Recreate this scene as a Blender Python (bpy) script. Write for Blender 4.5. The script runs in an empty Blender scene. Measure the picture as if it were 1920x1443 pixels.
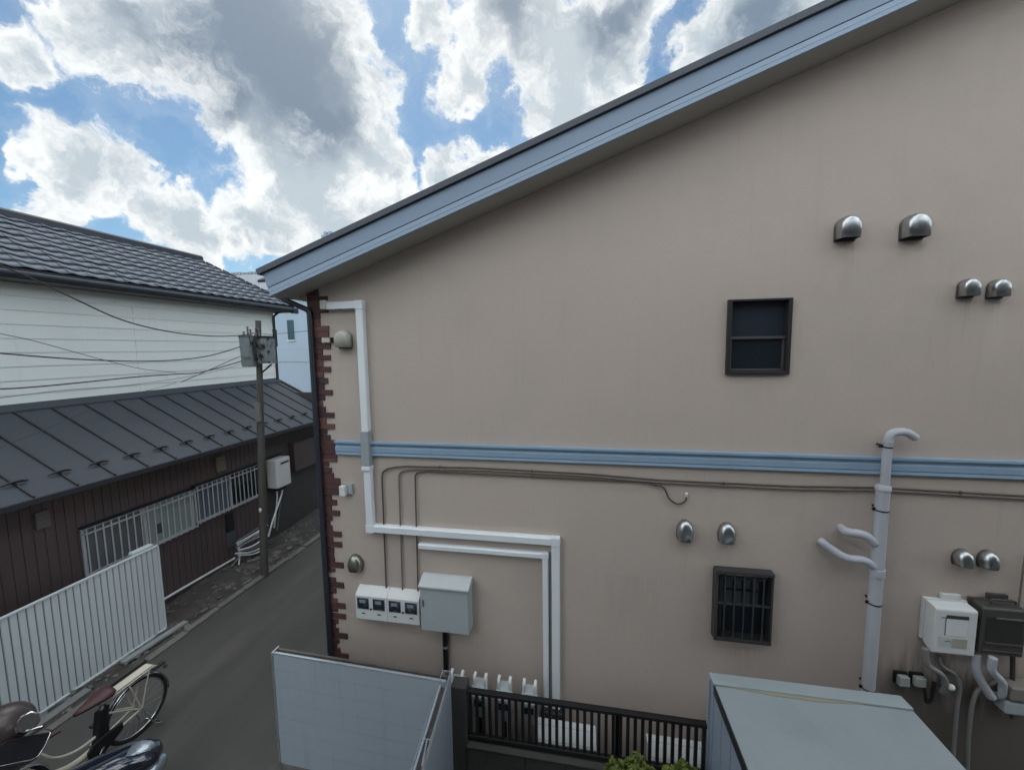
import bpy, bmesh, math, random
from mathutils import Vector, Matrix
random.seed(7)
R = math.radians
scene = bpy.context.scene
COL = scene.collection

# ------------------------------------------------------------------ camera
F = 736.0; CX, CY = 960.0, 721.5; H = 4.6
PITCH, ROLL, YAW = R(5.32), R(-0.82), R(-10.18)
_f = Vector((math.sin(YAW)*math.cos(PITCH), math.cos(YAW)*math.cos(PITCH), -math.sin(PITCH)))
_r0 = Vector((math.cos(YAW), -math.sin(YAW), 0)); _u0 = _r0.cross(_f)
_rt = math.cos(ROLL)*_r0 + math.sin(ROLL)*_u0
_up = -math.sin(ROLL)*_r0 + math.cos(ROLL)*_u0
cam = bpy.data.cameras.new("camera"); cam.sensor_width = 36; cam.lens = F/1920*36
cam.clip_start = .05; cam.clip_end = 2000
camo = bpy.data.objects.new("camera", cam); COL.objects.link(camo)
M = Matrix((_rt, _up, -_f)).transposed().to_4x4(); M.translation = (0, 0, H)
camo.matrix_world = M; scene.camera = camo

def ray(px, py): return (px-CX)/F*_rt - (py-CY)/F*_up + _f
def P(px, py, ax, v):                       # survey: where a sight line meets a real plane
    d = ray(px, py); o = Vector((0, 0, H)); return o + d*((v-o[ax])/d[ax])
def WY(px, py, y=4.0): return P(px, py, 1, y)
def WX(px, py, x=-7.4): return P(px, py, 0, x)

# ------------------------------------------------------------------ light
SUN_AZ, SUN_EL = R(-24), R(56)             # azimuth from +y towards +x
sdir = Vector((math.sin(SUN_AZ)*math.cos(SUN_EL), math.cos(SUN_AZ)*math.cos(SUN_EL), math.sin(SUN_EL)))
sun = bpy.data.lights.new("sun", 'SUN'); sun.energy = 0.5; sun.angle = R(30); sun.color = (1, .95, .87)
suno = bpy.data.objects.new("sun", sun); COL.objects.link(suno)
suno.rotation_euler = sdir.to_track_quat('Z', 'Y').to_euler()
scene.view_settings.view_transform = 'Standard'
scene.view_settings.look = 'None'; scene.view_settings.exposure = 0.0; scene.view_settings.gamma = 1

class NT:
    def __init__(s, nt): s.nt = nt; s.n = nt.nodes; s.l = nt.links
    def new(s, t, **kw):
        n = s.n.new(t)
        for k, v in kw.items(): setattr(n, k, v)
        return n
    def put(s, sock, v):
        if hasattr(v, 'is_output'): s.l.new(v, sock)
        elif isinstance(v, (tuple, list, Vector)) and len(v) == 3 and sock.type == 'RGBA': sock.default_value = (*v, 1)
        else: sock.default_value = v
    def math(s, op, a, b=None, c=None, clamp=False):
        n = s.new('ShaderNodeMath', operation=op, use_clamp=clamp)
        for i, v in enumerate((a, b, c)):
            if v is not None: s.put(n.inputs[i], v)
        return n.outputs[0]
    def vm(s, op, a, b=None, scale=None):
        n = s.new('ShaderNodeVectorMath', operation=op); s.put(n.inputs[0], a)
        if b is not None: s.put(n.inputs[1], b)
        if scale is not None: s.put(n.inputs['Scale'], scale)
        return n.outputs['Value'] if op in ('DISTANCE', 'DOT_PRODUCT', 'LENGTH') else n.outputs[0]
    def noise(s, vec, scale, detail=4, rough=.55, dist=0.0, color=False):
        n = s.new('ShaderNodeTexNoise'); s.put(n.inputs['Vector'], vec)
        n.inputs['Scale'].default_value = scale; n.inputs['Detail'].default_value = detail
        n.inputs['Roughness'].default_value = rough; n.inputs['Distortion'].default_value = dist
        return n.outputs['Color' if color else 'Fac']
    def ss(s, v, a, b, lo=0.0, hi=1.0):
        n = s.new('ShaderNodeMapRange', interpolation_type='SMOOTHSTEP'); s.put(n.inputs[0], v)
        for i, x in enumerate((a, b, lo, hi)): n.inputs[i+1].default_value = x
        return n.outputs[0]
    def mix(s, f, a, b, mode='MIX'):
        n = s.new('ShaderNodeMix', data_type='RGBA', blend_type=mode)
        s.put(n.inputs[0], f); s.put(n.inputs[6], a); s.put(n.inputs[7], b)
        return n.outputs[2]

def world():
    w = bpy.data.worlds.new("World"); scene.world = w; w.use_nodes = True
    t = NT(w.node_tree); t.n.clear()
    out = t.new('ShaderNodeOutputWorld')
    sky = t.new('ShaderNodeTexSky', sky_type='NISHITA', sun_disc=False)
    sky.sun_elevation = SUN_EL; sky.sun_rotation = SUN_AZ; sky.dust_density = .6; sky.air_density = 1.0; sky.ozone_density = 2.0
    d = t.vm('NORMALIZE', t.new('ShaderNodeTexCoord').outputs['Generated'])
    # billowing warp of the direction
    w1 = t.vm('SUBTRACT', t.noise(d, 4.5, 3, .6, color=True), (.5, .5, .5))
    w2 = t.vm('SUBTRACT', t.noise(d, 15.0, 4, .6, color=True), (.5, .5, .5))
    dw = t.vm('ADD', t.vm('ADD', d, t.vm('SCALE', w1, scale=.13)), t.vm('SCALE', w2, scale=.10))
    def field(blobs):
        acc = None
        for (x, y, r) in blobs:
            c = ray(x, y).normalized(); c2 = ray(x+r, y).normalized(); c3 = ray(x, y+r).normalized()
            rad = ((c-c2).length + (c-c3).length)/2
            v = t.math('MULTIPLY_ADD', t.vm('DISTANCE', dw, tuple(c)), -1.0/rad, 1.0)
            acc = v if acc is None else t.math('SMOOTH_MAX', acc, v, .12)
        return acc
    cover = field([(490, 60, 255), (220, 50, 150), (60, 100, 85), (610, 170, 180), (450, 210, 120), (690, 300, 120), (570, 340, 165),
                   (120, 300, 130), (230, 335, 105), (90, 372, 75), (330, 415, 105), (470, 430, 105), (620, 430, 120), (10, 280, 60),
                   (800, 40, 80), (940, 40, 140), (880, 150, 80), (1080, 120, 165), (1060, 200, 125), (1180, 20, 105), (1340, 90, 110), (1420, 10, 170),
                   (905, 312, 62), (835, 345, 70), (750, 410, 100), (445, 463, 26), (690, 70, 45)])
    thick = field([(450, 30, 270), (540, 110, 190), (590, 210, 120), (400, 130, 150), (970, 10, 110), (1140, 40, 100), (1420, 60, 120)])
    sep = t.new('ShaderNodeSeparateXYZ'); t.put(sep.inputs[0], d)
    # elsewhere in the sky (behind, overhead): broken cumulus
    front = t.ss(t.vm('DOT_PRODUCT', d, tuple(_f)), .25, .5)
    back = t.math('SUBTRACT', 1.0, front)
    elsewhere = t.math('MULTIPLY_ADD', t.noise(dw, 2.6, 3, .55), 4.0, -1.75)
    dens = t.math('ADD', t.math('MULTIPLY', cover, front), t.math('MULTIPLY', elsewhere, back))
    nf = t.noise(dw, 13.0, 8, .60)
    fine = t.math('SUBTRACT', nf, .5)
    relief = t.math('SUBTRACT', t.noise(dw, 7.0, 5, .62), t.noise(t.vm('ADD', dw, tuple(sdir*.045)), 7.0, 5, .62))     # billows lit from the sun side
    dens = t.math('ADD', t.math('ADD', dens, -.15), t.math('MULTIPLY', fine, 1.0))
    alpha = t.ss(dens, -.05, .20)
    wisp = t.ss(t.math('ADD', dens, t.math('MULTIPLY', fine, .6)), -.30, .10, 0, .12)
    alpha = t.math('MAXIMUM', alpha, wisp)
    thickn = t.math('ADD', thick, t.math('MULTIPLY', fine, .16))
    core = t.math('MULTIPLY', t.ss(thickn, -.06, .80), t.ss(dens, .02, .55))
    core = t.math('ADD', t.math('MULTIPLY', core, front), t.math('MULTIPLY', t.math('MULTIPLY', t.ss(dens, .3, 1.4), .4), back))
    body = t.ss(t.math('SUBTRACT', dens, t.math('MULTIPLY', relief, 2.4)), -.06, .80)      # white rims, greyer bodies
    white = t.mix(body, (1.0, 1.03, 1.03), (.56, .64, .70))
    ccol = t.mix(core, white, (.215, .285, .375))
    glow = t.math('POWER', t.math('MAXIMUM', t.vm('DOT_PRODUCT', d, tuple(sdir)), 0.0), 14.0)
    ccol = t.mix(t.math('MULTIPLY', glow, .3), ccol, (1.05, 1.04, 1.0))
    # the open blue sky whitens towards the horizon
    b1 = t.new('ShaderNodeBackground'); t.put(b1.inputs[0], t.mix(1.0, sky.outputs[0], (.84, 1.04, 1.06), 'MULTIPLY')); b1.inputs[1].default_value = SKY
    b2 = t.new('ShaderNodeBackground'); t.put(b2.inputs[0], ccol); t.put(b2.inputs[1], t.math('MULTIPLY_ADD', back, BACK_BOOST-1, 1.0))   # sunlit clouds behind, out of view, boosted to light the beige wall
    mx = t.new('ShaderNodeMixShader'); t.put(mx.inputs[0], t.math('MULTIPLY', alpha, t.ss(sep.outputs[2], -.02, .06)))
    t.l.new(b1.outputs[0], mx.inputs[1]); t.l.new(b2.outputs[0], mx.inputs[2]); t.l.new(mx.outputs[0], out.inputs[0])
SKY, BACK_BOOST = .10, 3.5
world()
scene.world.cycles.sampling_method = 'NONE'

# ------------------------------------------------------------------ materials
MATS = {}
def mat(name, col, rough=.7, metal=0.0, var=.12, vs=3.0, bump=0.0, bs=60.0, streak=0.0, col2=None, c2amt=.5, c2s=2.0, spec=.5, coat=0.0, grime_shade=None, stretch=None, drips_shade=None):
    if name in MATS: return MATS[name]
    m = bpy.data.materials.new(name); m.use_nodes = True; MATS[name] = m
    t = NT(m.node_tree); b = t.n['Principled BSDF']
    pos = t.new('ShaderNodeNewGeometry').outputs['Position']
    if stretch: pos = t.vm('MULTIPLY', pos, stretch)
    n = t.noise(pos, vs, 6, .6)
    k = t.math('MULTIPLY_ADD', n, 2*var, 1-var)
    c = t.mix(1.0, tuple(col), t.mix(0.0, k, k), 'MULTIPLY')
    if col2 is not None:
        c = t.mix(t.math('MULTIPLY', t.ss(t.noise(pos, c2s, 7, .62), .48, .68), c2amt), c, tuple(col2))
    if streak:
        sv = t.vm('MULTIPLY', pos, (6, 6, .35))
        c = t.mix(t.math('MULTIPLY', t.ss(t.noise(sv, 2.2, 5, .6), .52, .8), streak), c, tuple(x*.55 for x in col))
    if grime_shade:                                      # streaky stain, with shade of the narrow slot painted in: (x0, x1, z0, z1, amount, colour)
        gx0, gx1, z0, z1, amt, gc = grime_shade
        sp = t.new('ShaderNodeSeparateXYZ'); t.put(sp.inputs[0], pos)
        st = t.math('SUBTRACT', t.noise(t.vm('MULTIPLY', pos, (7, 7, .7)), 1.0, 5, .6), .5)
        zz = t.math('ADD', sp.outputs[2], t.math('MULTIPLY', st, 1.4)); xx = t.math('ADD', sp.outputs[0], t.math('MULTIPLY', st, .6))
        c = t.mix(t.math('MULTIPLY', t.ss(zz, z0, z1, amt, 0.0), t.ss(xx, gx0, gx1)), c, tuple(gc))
    for (sx_, sz_, sw_, sl_, sa_, sc_) in (drips_shade or ()):
        sp = t.new('ShaderNodeSeparateXYZ'); t.put(sp.inputs[0], pos)
        st = t.noise(t.vm('MULTIPLY', pos, (22, 22, 1.2)), 1.0, 4, .6)
        dx = t.math('ABSOLUTE', t.math('SUBTRACT', sp.outputs[0], sx_))
        m_ = t.math('MULTIPLY', t.ss(dx, sw_*.3, sw_, 1, 0), t.math('MULTIPLY', t.ss(sp.outputs[2], sz_-sl_, sz_), t.ss(sp.outputs[2], sz_, sz_+.02, 1, 0)))
        c = t.mix(t.math('MULTIPLY', t.math('MULTIPLY', m_, t.ss(st, .38, .62)), sa_*.55), c, sc_)
    t.put(b.inputs['Base Color'], c)
    t.put(b.inputs['Roughness'], t.math('MULTIPLY_ADD', t.noise(pos, vs*4, 3), .16, rough-.08, clamp=True))
    b.inputs['Metallic'].default_value = metal; b.inputs['Specular IOR Level'].default_value = spec
    b.inputs['Coat Weight'].default_value = coat
    if bump:
        bn = t.new('ShaderNodeBump'); bn.inputs['Strength'].default_value = bump; bn.inputs['Distance'].default_value = .01
        t.put(bn.inputs['Height'], t.noise(pos, bs, 5, .65)); t.l.new(bn.outputs[0], b.inputs['Normal'])
    return m

def srgb(r, g, b):
    f = lambda v: (v/255/12.92 if v/255 < .04045 else ((v/255+.055)/1.055)**2.4)
    return (f(r), f(g), f(b))

def W0(px, py): p = WY(px, py); return (p.x, p.z)
DK, PL = (.22, .19, .165), (.56, .52, .47)  # dark rain streaks with contact shade painted in, pale ones efflorescence
DRIPS_SHADE = [(*W0(x, y), w, l, a, c) for x, y, w, l, a, c in ((1590, 445, .09, .7, .35, DK), (1715, 445, .09, .8, .3, DK), (1815, 556, .07, .6, .35, DK), (1872, 556, .08, .9, .4, PL), (1285, 1014, .08, .6, .3, DK),
        (1362, 1018, .08, .6, .3, DK), (1180, 1080, .5, .9, .22, DK), (1415, 705, .3, .5, .2, DK), (1395, 1215, .3, .6, .3, DK), (1360, 905, .9, .35, .18, PL), (1740, 925, .35, .3, .25, PL), (870, 1185, .5, .5, .2, DK), (1285, 300, .05, 1.2, .3, PL))]
STUCCO = mat('stucco', (.48, .405, .355), .88, var=.05, vs=.8, bump=.4, bs=150, streak=.12, drips_shade=DRIPS_SHADE, col2=(.38, .335, .29), c2amt=.28, c2s=.7, spec=.25,
             grime_shade=(2.5, 2.95, 1.25, 1.85, .88, (.075, .066, .055)))
FASCIA = mat('blue_fascia', (.205, .27, .36), .5, var=.04, vs=1.5)
FASCIA2 = mat('blue_fascia_light', (.27, .345, .44), .5, var=.04, vs=1.5)
SOFFIT = mat('soffit', (.38, .365, .33), .85, var=.05)
BAND = mat('blue_band', (.25, .35, .46), .5, var=.12, vs=2.0, streak=.2)
DARKMETAL = mat('dark_metal', (.022, .026, .036), .45, var=.2)
ROOFEDGE = mat('roof_edge', (.05, .058, .075), .5, var=.15)
BRICK = mat('brick_tile', (.085, .036, .034), .75, var=.35, vs=9, bump=.4, bs=60, col2=(.05, .022, .026), c2s=6)
WHITE = mat('white_pvc', (.70, .73, .75), .42, var=.05, vs=2, streak=.12)
WHITEB = mat('white_enamel', (.62, .63, .62), .45, var=.06, vs=3, streak=.12)
GREYBOX = mat('grey_enamel', (.36, .40, .41), .45, var=.05, vs=3)
CREAMPL = mat('cream_plastic', (.50, .48, .42), .5, var=.05)
SLEEVE = mat('grey_sleeve', (.30, .335, .34), .5, var=.12)
STEEL = mat('stainless', (.47, .485, .49), .34, 1.0, var=.04, vs=3)
STEELD = mat('stainless_dark', (.05, .05, .05), .4, .6, var=.2)
BLACK = mat('black', (.007, .007, .008), .5, var=.2)
BLACKIN = mat('dark_inside', (.004, .004, .005), .9, var=.1)
BRONZE = mat('bronze_frame', (.035, .032, .032), .4, .2, var=.15)
CABLE = mat('brown_cable', (.075, .058, .047), .6, var=.3, vs=8)
CABLEG = mat('grey_tape', (.16, .14, .12), .6, var=.25, vs=8)
LILAC = mat('lilac_pipe', (.42, .43, .465), .5, var=.07, vs=3, streak=.15)
GREYPIPE = mat('grey_pipe', (.20, .195, .185), .55, var=.2, vs=6)
HEATERD = mat('brown_grey_enamel', (.055, .052, .047), .42, var=.15)
LABEL = mat('beige_label', (.36, .35, .29), .6, var=.1)
CONCRETE = mat('concrete', (.145, .14, .125), .9, var=.3, vs=5, bump=.5, bs=30, col2=(.07, .07, .06), c2s=3)
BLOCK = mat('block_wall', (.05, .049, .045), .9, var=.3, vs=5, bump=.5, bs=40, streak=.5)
PANEL = mat('slate_panel', (.31, .355, .40), .5, var=.08, vs=1.2, streak=.25)
ALU = mat('aluminium', (.55, .57, .60), .35, .8, var=.12, vs=6)
ALUDARK = mat('dirty_aluminium', (.11, .10, .09), .6, .3, var=.4, vs=7, col2=(.05, .04, .035), c2s=5)
SHEDTOP = mat('shed_sheet', (.30, .345, .36), .42, .1, var=.06, vs=1.2, col2=(.22, .25, .27), c2amt=.4, c2s=1.3)
SHEDSIDE = mat('shed_side', (.30, .36, .44), .45, .1, var=.06)
SHEDEDGE = mat('shed_sand', (.27, .26, .19), .7, var=.2)
ASPHALT = mat('asphalt', (.058, .056, .051), .85, var=.35, vs=1.1, bump=.5, bs=150, col2=(.085, .079, .070), c2s=.8, c2amt=.7, stretch=(1.6, .35, 1))
EARTH = mat('earth', (.055, .05, .042), .95, var=.5, vs=3, bump=.8, bs=25, col2=(.12, .115, .10), c2s=2.4, c2amt=.8)
LWALL = mat('brown_sheet', (.092, .066, .066), .55, var=.25, vs=2, streak=.4, col2=(.058, .050, .050), c2s=1.0)
LWALL2 = mat('brown_plain', (.062, .055, .050), .7, var=.2, vs=1.5, streak=.3)
UWALL = mat('cream_siding', (.69, .72, .69), .7, var=.06, vs=1.5, streak=.14)
TILE = mat('roof_tile', (.098, .112, .135), .42, var=.25, vs=5, spec=.5)
RIDGE = mat('roof_ridge', (.025, .028, .036), .45, var=.2)
METALROOF = mat('metal_roof', (.047, .054, .065), .6, spec=.3, var=.12, vs=1.0, col2=(.060, .067, .078), c2s=.9)
SEAM = mat('roof_seam', (.012, .013, .017), .5, var=.2)
GLASSD = mat('dark_glass', (.014, .019, .025), .06, var=.1, spec=.55)
FROST = mat('frosted_glass', (.125, .135, .14), .35, var=.3, vs=2.5)
FROSTG = mat('green_frosted_glass', (.26, .31, .295), .4, var=.15, vs=2.0)
GRILLE = mat('grille_alu', (.50, .52, .54), .45, .2, var=.15)
SHEET = mat('white_sheet', (.66, .71, .73), .42, .1, var=.06, vs=1.5, streak=.18)
SHEETD = mat('white_sheet_groove', (.16, .19, .21), .6, var=.1)
POLE = mat('pole_concrete', (.075, .07, .064), .85, var=.25, vs=4, bump=.3, bs=60, streak=.3)
CAB = mat('weathered_cabinet', (.17, .195, .20), .6, var=.45, vs=7, col2=(.05, .055, .06), c2s=9, c2amt=.8)
FARW = mat('far_white', (.34, .42, .50), .75, var=.04, vs=1, streak=.06)
FARROOF = mat('far_roof', (.24, .26, .28), .8, var=.25, vs=4, stretch=(1, 1, 6))
TEAL = mat('teal_glass', (.03, .075, .095), .25, var=.1)
FARB = mat('far_block', (.26, .33, .40), .8, var=.3, vs=.5, stretch=(4, 4, .3))
CREAMP = mat('cream_paint', (.55, .51, .42), .4, var=.15, vs=9)
CHROME = mat('chrome', (.62, .63, .65), .18, 1.0, var=.1, vs=9)
RUBBER = mat('rubber', (.012, .012, .012), .8, var=.2)
MAROON = mat('maroon_paint', (.050, .034, .032), .38, var=.25, vs=5, coat=.15)
SADDLE = mat('saddle_brown', (.06, .02, .024), .5, var=.2, vs=9)
NAVY = mat('navy_gloss', (.008, .011, .02), .12, var=.1, coat=1.0)
SILVERP = mat('silver_paint', (.26, .30, .34), .25, .5, var=.06, coat=.6)
LEAF = mat('leaf', (.10, .135, .02), .55, var=.5, vs=14, col2=(.22, .25, .045), c2s=10)
STEM = mat('stem', (.05, .04, .02), .8)
GLASSM = mat('meter_glass', (.02, .026, .036), .1, var=.3, vs=30, col2=(.12, .14, .16), c2s=14, c2amt=.6)

# ------------------------------------------------------------------ mesh helpers
class MB:
    def __init__(s): s.v = []; s.f = []; s.sm = []; s.mi = []; s.cur = 0
    def add(s, vs, fs, smooth=False):
        o = len(s.v); s.v += [Vector(p) for p in vs]
        for f in fs: s.f.append([i+o for i in f]); s.sm.append(smooth); s.mi.append(s.cur)
        return s
    def box(s, x0, x1, y0, y1, z0, z1):
        vs = [(x, y, z) for x in (x0, x1) for y in (y0, y1) for z in (z0, z1)]
        return s.add(vs, [(0, 1, 3, 2), (4, 6, 7, 5), (0, 4, 5, 1), (2, 3, 7, 6), (0, 2, 6, 4), (1, 5, 7, 3)])
    def obox(s, c, ex, ey, ez):                      # centre + half-axis vectors
        c, ex, ey, ez = map(Vector, (c, ex, ey, ez))
        vs = [c+a*ex+b*ey+d*ez for a in (-1, 1) for b in (-1, 1) for d in (-1, 1)]
        return s.add(vs, [(0, 1, 3, 2), (4, 6, 7, 5), (0, 4, 5, 1), (2, 3, 7, 6), (0, 2, 6, 4), (1, 5, 7, 3)])
    def prism(s, poly, ext):                         # polygon of 3D points, extruded along a vector
        n = len(poly); e = Vector(ext); a = [Vector(p) for p in poly]
        fs = [tuple(range(n))[::-1], tuple(range(n, 2*n))] + [(i, (i+1) % n, n+(i+1) % n, n+i) for i in range(n)]
        return s.add(a+[p+e for p in a], fs)
    def tube(s, path, r, n=10, caps=True, squash=None):
        path = [Vector(p) for p in path]; rs = list(r) if isinstance(r, (list, tuple)) else [r]*len(path)
        if caps:
            ea = (path[1]-path[0]).normalized()*.0015; eb = (path[-2]-path[-1]).normalized()*.0015
            path = [path[0], path[0]+ea]+path[1:-1]+[path[-1]+eb, path[-1]]; rs = [rs[0], rs[0]]+rs[1:-1]+[rs[-1], rs[-1]]
        m = len(path)
        tang = [(path[min(i+1, m-1)]-path[max(i-1, 0)]).normalized() for i in range(m)]
        ref = Vector((0, 0, 1)) if abs(tang[0].z) < .9 else Vector((1, 0, 0))
        u = tang[0].cross(ref).normalized(); vs = []
        for i in range(m):
            u = (u - tang[i]*u.dot(tang[i])).normalized(); w = tang[i].cross(u)
            for k in range(n):
                a = 2*math.pi*k/n; vs.append(path[i]+rs[i]*(math.cos(a)*u+math.sin(a)*w))
        fs = [(i*n+k, i*n+(k+1) % n, (i+1)*n+(k+1) % n, (i+1)*n+k) for i in range(m-1) for k in range(n)]
        s.add(vs, fs, True)
        if caps:
            o = len(s.v)-m*n
            for ring in (list(range(n))[::-1], [(m-1)*n+k for k in range(n)]):
                s.f.append([o+i for i in ring]); s.sm.append(False); s.mi.append(s.cur)
        return s
    def loft(s, rings, smooth=True, caps=True, closed=True):
        n = len(rings[0]); vs = [p for r_ in rings for p in r_]
        kk = n if closed else n-1
        fs = [(i*n+k, i*n+(k+1) % n, (i+1)*n+(k+1) % n, (i+1)*n+k) for i in range(len(rings)-1) for k in range(kk)]
        s.add(vs, fs, smooth)
        if caps:
            o = len(s.v)-len(vs)
            for ring in (list(range(n))[::-1], [(len(rings)-1)*n+k for k in range(n)]):
                s.f.append([o+i for i in ring]); s.sm.append(smooth); s.mi.append(s.cur)
        return s
    def ball(s, c, rx, ry, rz, nu=16, nv=10, rot=None):
        rings = []
        for j in range(nv+1):
            th = math.pi*j/nv - math.pi/2
            ring = []
            for i in range(nu):
                a = 2*math.pi*i/nu
                p = Vector((rx*max(math.cos(th), .001)*math.cos(a), ry*max(math.cos(th), .001)*math.sin(a), rz*math.sin(th)))
                if rot: p = rot @ p
                ring.append(Vector(c)+p)
            rings.append(ring)
        return s.loft(rings)
    def build(s, name, m, parent=None, bevel=0.0, seg=2, fixn=True, **props):
        me = bpy.data.meshes.new(name)
        off = Vector(parent_world(parent))
        me.from_pydata([tuple(p-off) for p in s.v], [], s.f)
        ms = m if isinstance(m, (list, tuple)) else [m]
        for q in ms: me.materials.append(q)
        for p, sm, mi in zip(me.polygons, s.sm, s.mi): p.use_smooth = sm; p.material_index = mi
        if fixn:
            bm = bmesh.new(); bm.from_mesh(me); bmesh.ops.recalc_face_normals(bm, faces=bm.faces); bm.to_mesh(me); bm.free()
        o = bpy.data.objects.new(name, me); COL.objects.link(o)
        if parent: o.parent = parent
        if bevel:
            b = o.modifiers.new('bevel', 'BEVEL'); b.width = bevel; b.segments = seg; b.limit_method = 'ANGLE'; b.angle_limit = R(40); b.harden_normals = False
        for k, v in props.items(): o[k] = v
        return o
def parent_world(p):
    v = Vector((0, 0, 0))
    while p: v = v + p.location; p = p.parent
    return v
def thing(name, label, cat, loc, group=None):
    o = bpy.data.objects.new(name, None); COL.objects.link(o); o.location = loc; o.empty_display_size = .1
    o['label'] = label; o['category'] = cat
    if group: o['group'] = group
    return o
def tag(o, label, cat, group=None):
    o['label'] = label; o['category'] = cat
    if group: o['group'] = group
    return o
def dup(o, loc, label=None, parent=None):
    c = o.copy(); COL.objects.link(c)
    if parent: c.parent = parent
    else:
        c.location = loc
        if label: c['label'] = label
    for ch in [k for k in bpy.data.objects if k.parent == o]: dup(ch, None, None, c)
    return c
def fillet(path, r, k=5):
    path = [Vector(p) for p in path]; out = [path[0]]
    for a, b, c in zip(path, path[1:], path[2:]):
        d1 = (a-b); d2 = (c-b); q = min(r, d1.length*.49, d2.length*.49)
        p0 = b+d1.normalized()*q; p1 = b+d2.normalized()*q
        for i in range(k+1):
            u = i/k; out.append(p0*(1-u)**2+b*2*u*(1-u)+p1*u*u)
    return out+[path[-1]]
def structure(o): o['kind'] = 'structure'; return o
def plate_with_holes(poly, holes, y, name, m, parent, thick=.25, reveal=.09):
    """vertical wall in plane y: outline and rectangular holes in (x, z)"""
    bm = bmesh.new(); off = parent_world(parent); edges = []
    def loop(pts):
        vs = [bm.verts.new(Vector((x, y, z))-off) for x, z in pts]
        return [bm.edges.new((vs[i], vs[(i+1) % len(vs)])) for i in range(len(vs))]
    edges += loop(poly)
    hl = []
    for (x0, x1, z0, z1) in holes:
        e = loop([(x0, z0), (x1, z0), (x1, z1), (x0, z1)]); edges += e; hl.append(e)
    bmesh.ops.triangle_fill(bm, edges=edges, use_beauty=True)
    for e in hl:                                          # reveals
        r = bmesh.ops.extrude_edge_only(bm, edges=e)
        for v in [g for g in r['geom'] if isinstance(g, bmesh.types.BMVert)]: v.co.y += reveal
    bmesh.ops.recalc_face_normals(bm, faces=bm.faces)
    me = bpy.data.meshes.new(name); bm.to_mesh(me); bm.free(); me.materials.append(m)
    o = bpy.data.objects.new(name, me); COL.objects.link(o); o.parent = parent
    return o

# ================================================================== SETTING
structure(MB().add([(-400, -400, -.012), (400, -400, -.012), (400, 400, -.012), (-400, 400, -.012)], [(0, 1, 2, 3)]).build('ground', EARTH))
def sheet(name, m, x0, x1, y0, y1, z, nx=2, ny=2, amp=0.0, seed=0):
    b = MB(); vs = []; rnd = random.Random(seed)
    for j in range(ny+1):
        for i in range(nx+1):
            vs.append((x0+(x1-x0)*i/nx, y0+(y1-y0)*j/ny, z+rnd.uniform(-amp, amp)))
    b.add(vs, [(j*(nx+1)+i, j*(nx+1)+i+1, (j+1)*(nx+1)+i+1, (j+1)*(nx+1)+i) for j in range(ny) for i in range(nx)], amp > 0)
    return structure(b.build(name, m))
sheet('road', ASPHALT, -6.42, -3.2, -40, 60, .004)
sheet('yard', CONCRETE, -3.2, 14, -40, 4.2, .008)
# rough strip between the kerb and the brown house: rubble, broken concrete, a dark gutter line
def verge():
    b = MB(); rnd = random.Random(3); nx, ny = 16, 190; vs = []
    for j in range(ny+1):
        y = 1.0+j*.065
        for i in range(nx+1):
            u = i/nx; x = -7.42+u*.98
            z = .03 + .10*max(0, 1-u*1.25) + .03*math.sin(y*2.1+u*5)*(1-u) + rnd.uniform(-.014, .014)
            if .70 < u < .84: z = -.002+rnd.uniform(0, .006)
            if u > .93: z = .02
            vs.append((x, y, z))
    b.add(vs, [(j*(nx+1)+i, j*(nx+1)+i+1, (j+1)*(nx+1)+i+1, (j+1)*(nx+1)+i) for j in range(ny) for i in range(nx)])
    return structure(b.build('verge', EARTH))
verge()
def kerb():
    b = MB(); rnd = random.Random(5); y = .5
    while y < 14:
        L = rnd.uniform(.5, .62)
        if not (3.4 < y < 3.9): b.box(-6.49, -6.37+rnd.uniform(-.012, .012), y, y+L-.015, -.01, .045+rnd.uniform(-.012, .012))
        y += L
    return structure(b.build('kerb', CONCRETE, bevel=.01))
kerb()
def rubble():
    b = MB(); rnd = random.Random(9)
    for _ in range(300):
        y = rnd.uniform(3.4, 9.5); x = rnd.uniform(-7.3, -6.5); s_ = rnd.choice((.010, .012, .016, .02, .035))*rnd.uniform(.6, 1.3)
        u = (x+7.42)/.98; z = .03+.10*max(0, 1-u*1.25)
        q = Matrix.Rotation(rnd.uniform(0, 6.28), 3, 'Z') @ Matrix.Rotation(rnd.uniform(-.5, .5), 3, 'X')
        b.obox((x, y, z), q @ Vector((s_*rnd.uniform(.7, 2.2), 0, 0)), q @ Vector((0, s_, 0)), q @ Vector((0, 0, s_*.45)))
    o = b.build('rubble', CONCRETE); o['kind'] = 'stuff'; o['label'] = 'broken concrete and stones along the foot of the brown house'
rubble()

# ================================================================== MAIN HOUSE (beige gable)
YW = 4.0
SL = 0.345; XL = -3.02; ZL = 5.291 + SL*(XL+2.878); XR_, ZR = 4.6, 5.291+SL*(4.6+2.878)
XEND = 9.6
def zroof(x): return 5.291+SL*(x+2.878) if x <= XR_ else ZR-SL*(x-XR_)
house = thing('beige_house', 'large beige stucco house with sloping blue-edged gable roof and brick corner', 'house', (0, YW, 0))
up0, up1 = WY(1361.7, 561.7), WY(1476, 701.5)
uw = (up0.x+.01, up1.x+.005, up1.z, WY(1420, 560.5).z)
lw0, lw1 = WY(1346, 1076), WY(1443, 1203)
lw = (lw0.x+.01, lw1.x, lw1.z+.01, lw0.z)
wall_poly = [(XL, 0), (XEND, 0), (XEND, zroof(XEND)), (XR_, ZR), (XL, ZL)]
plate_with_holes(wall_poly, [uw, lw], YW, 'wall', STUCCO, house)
b = MB()                                              # the other walls, behind
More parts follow.
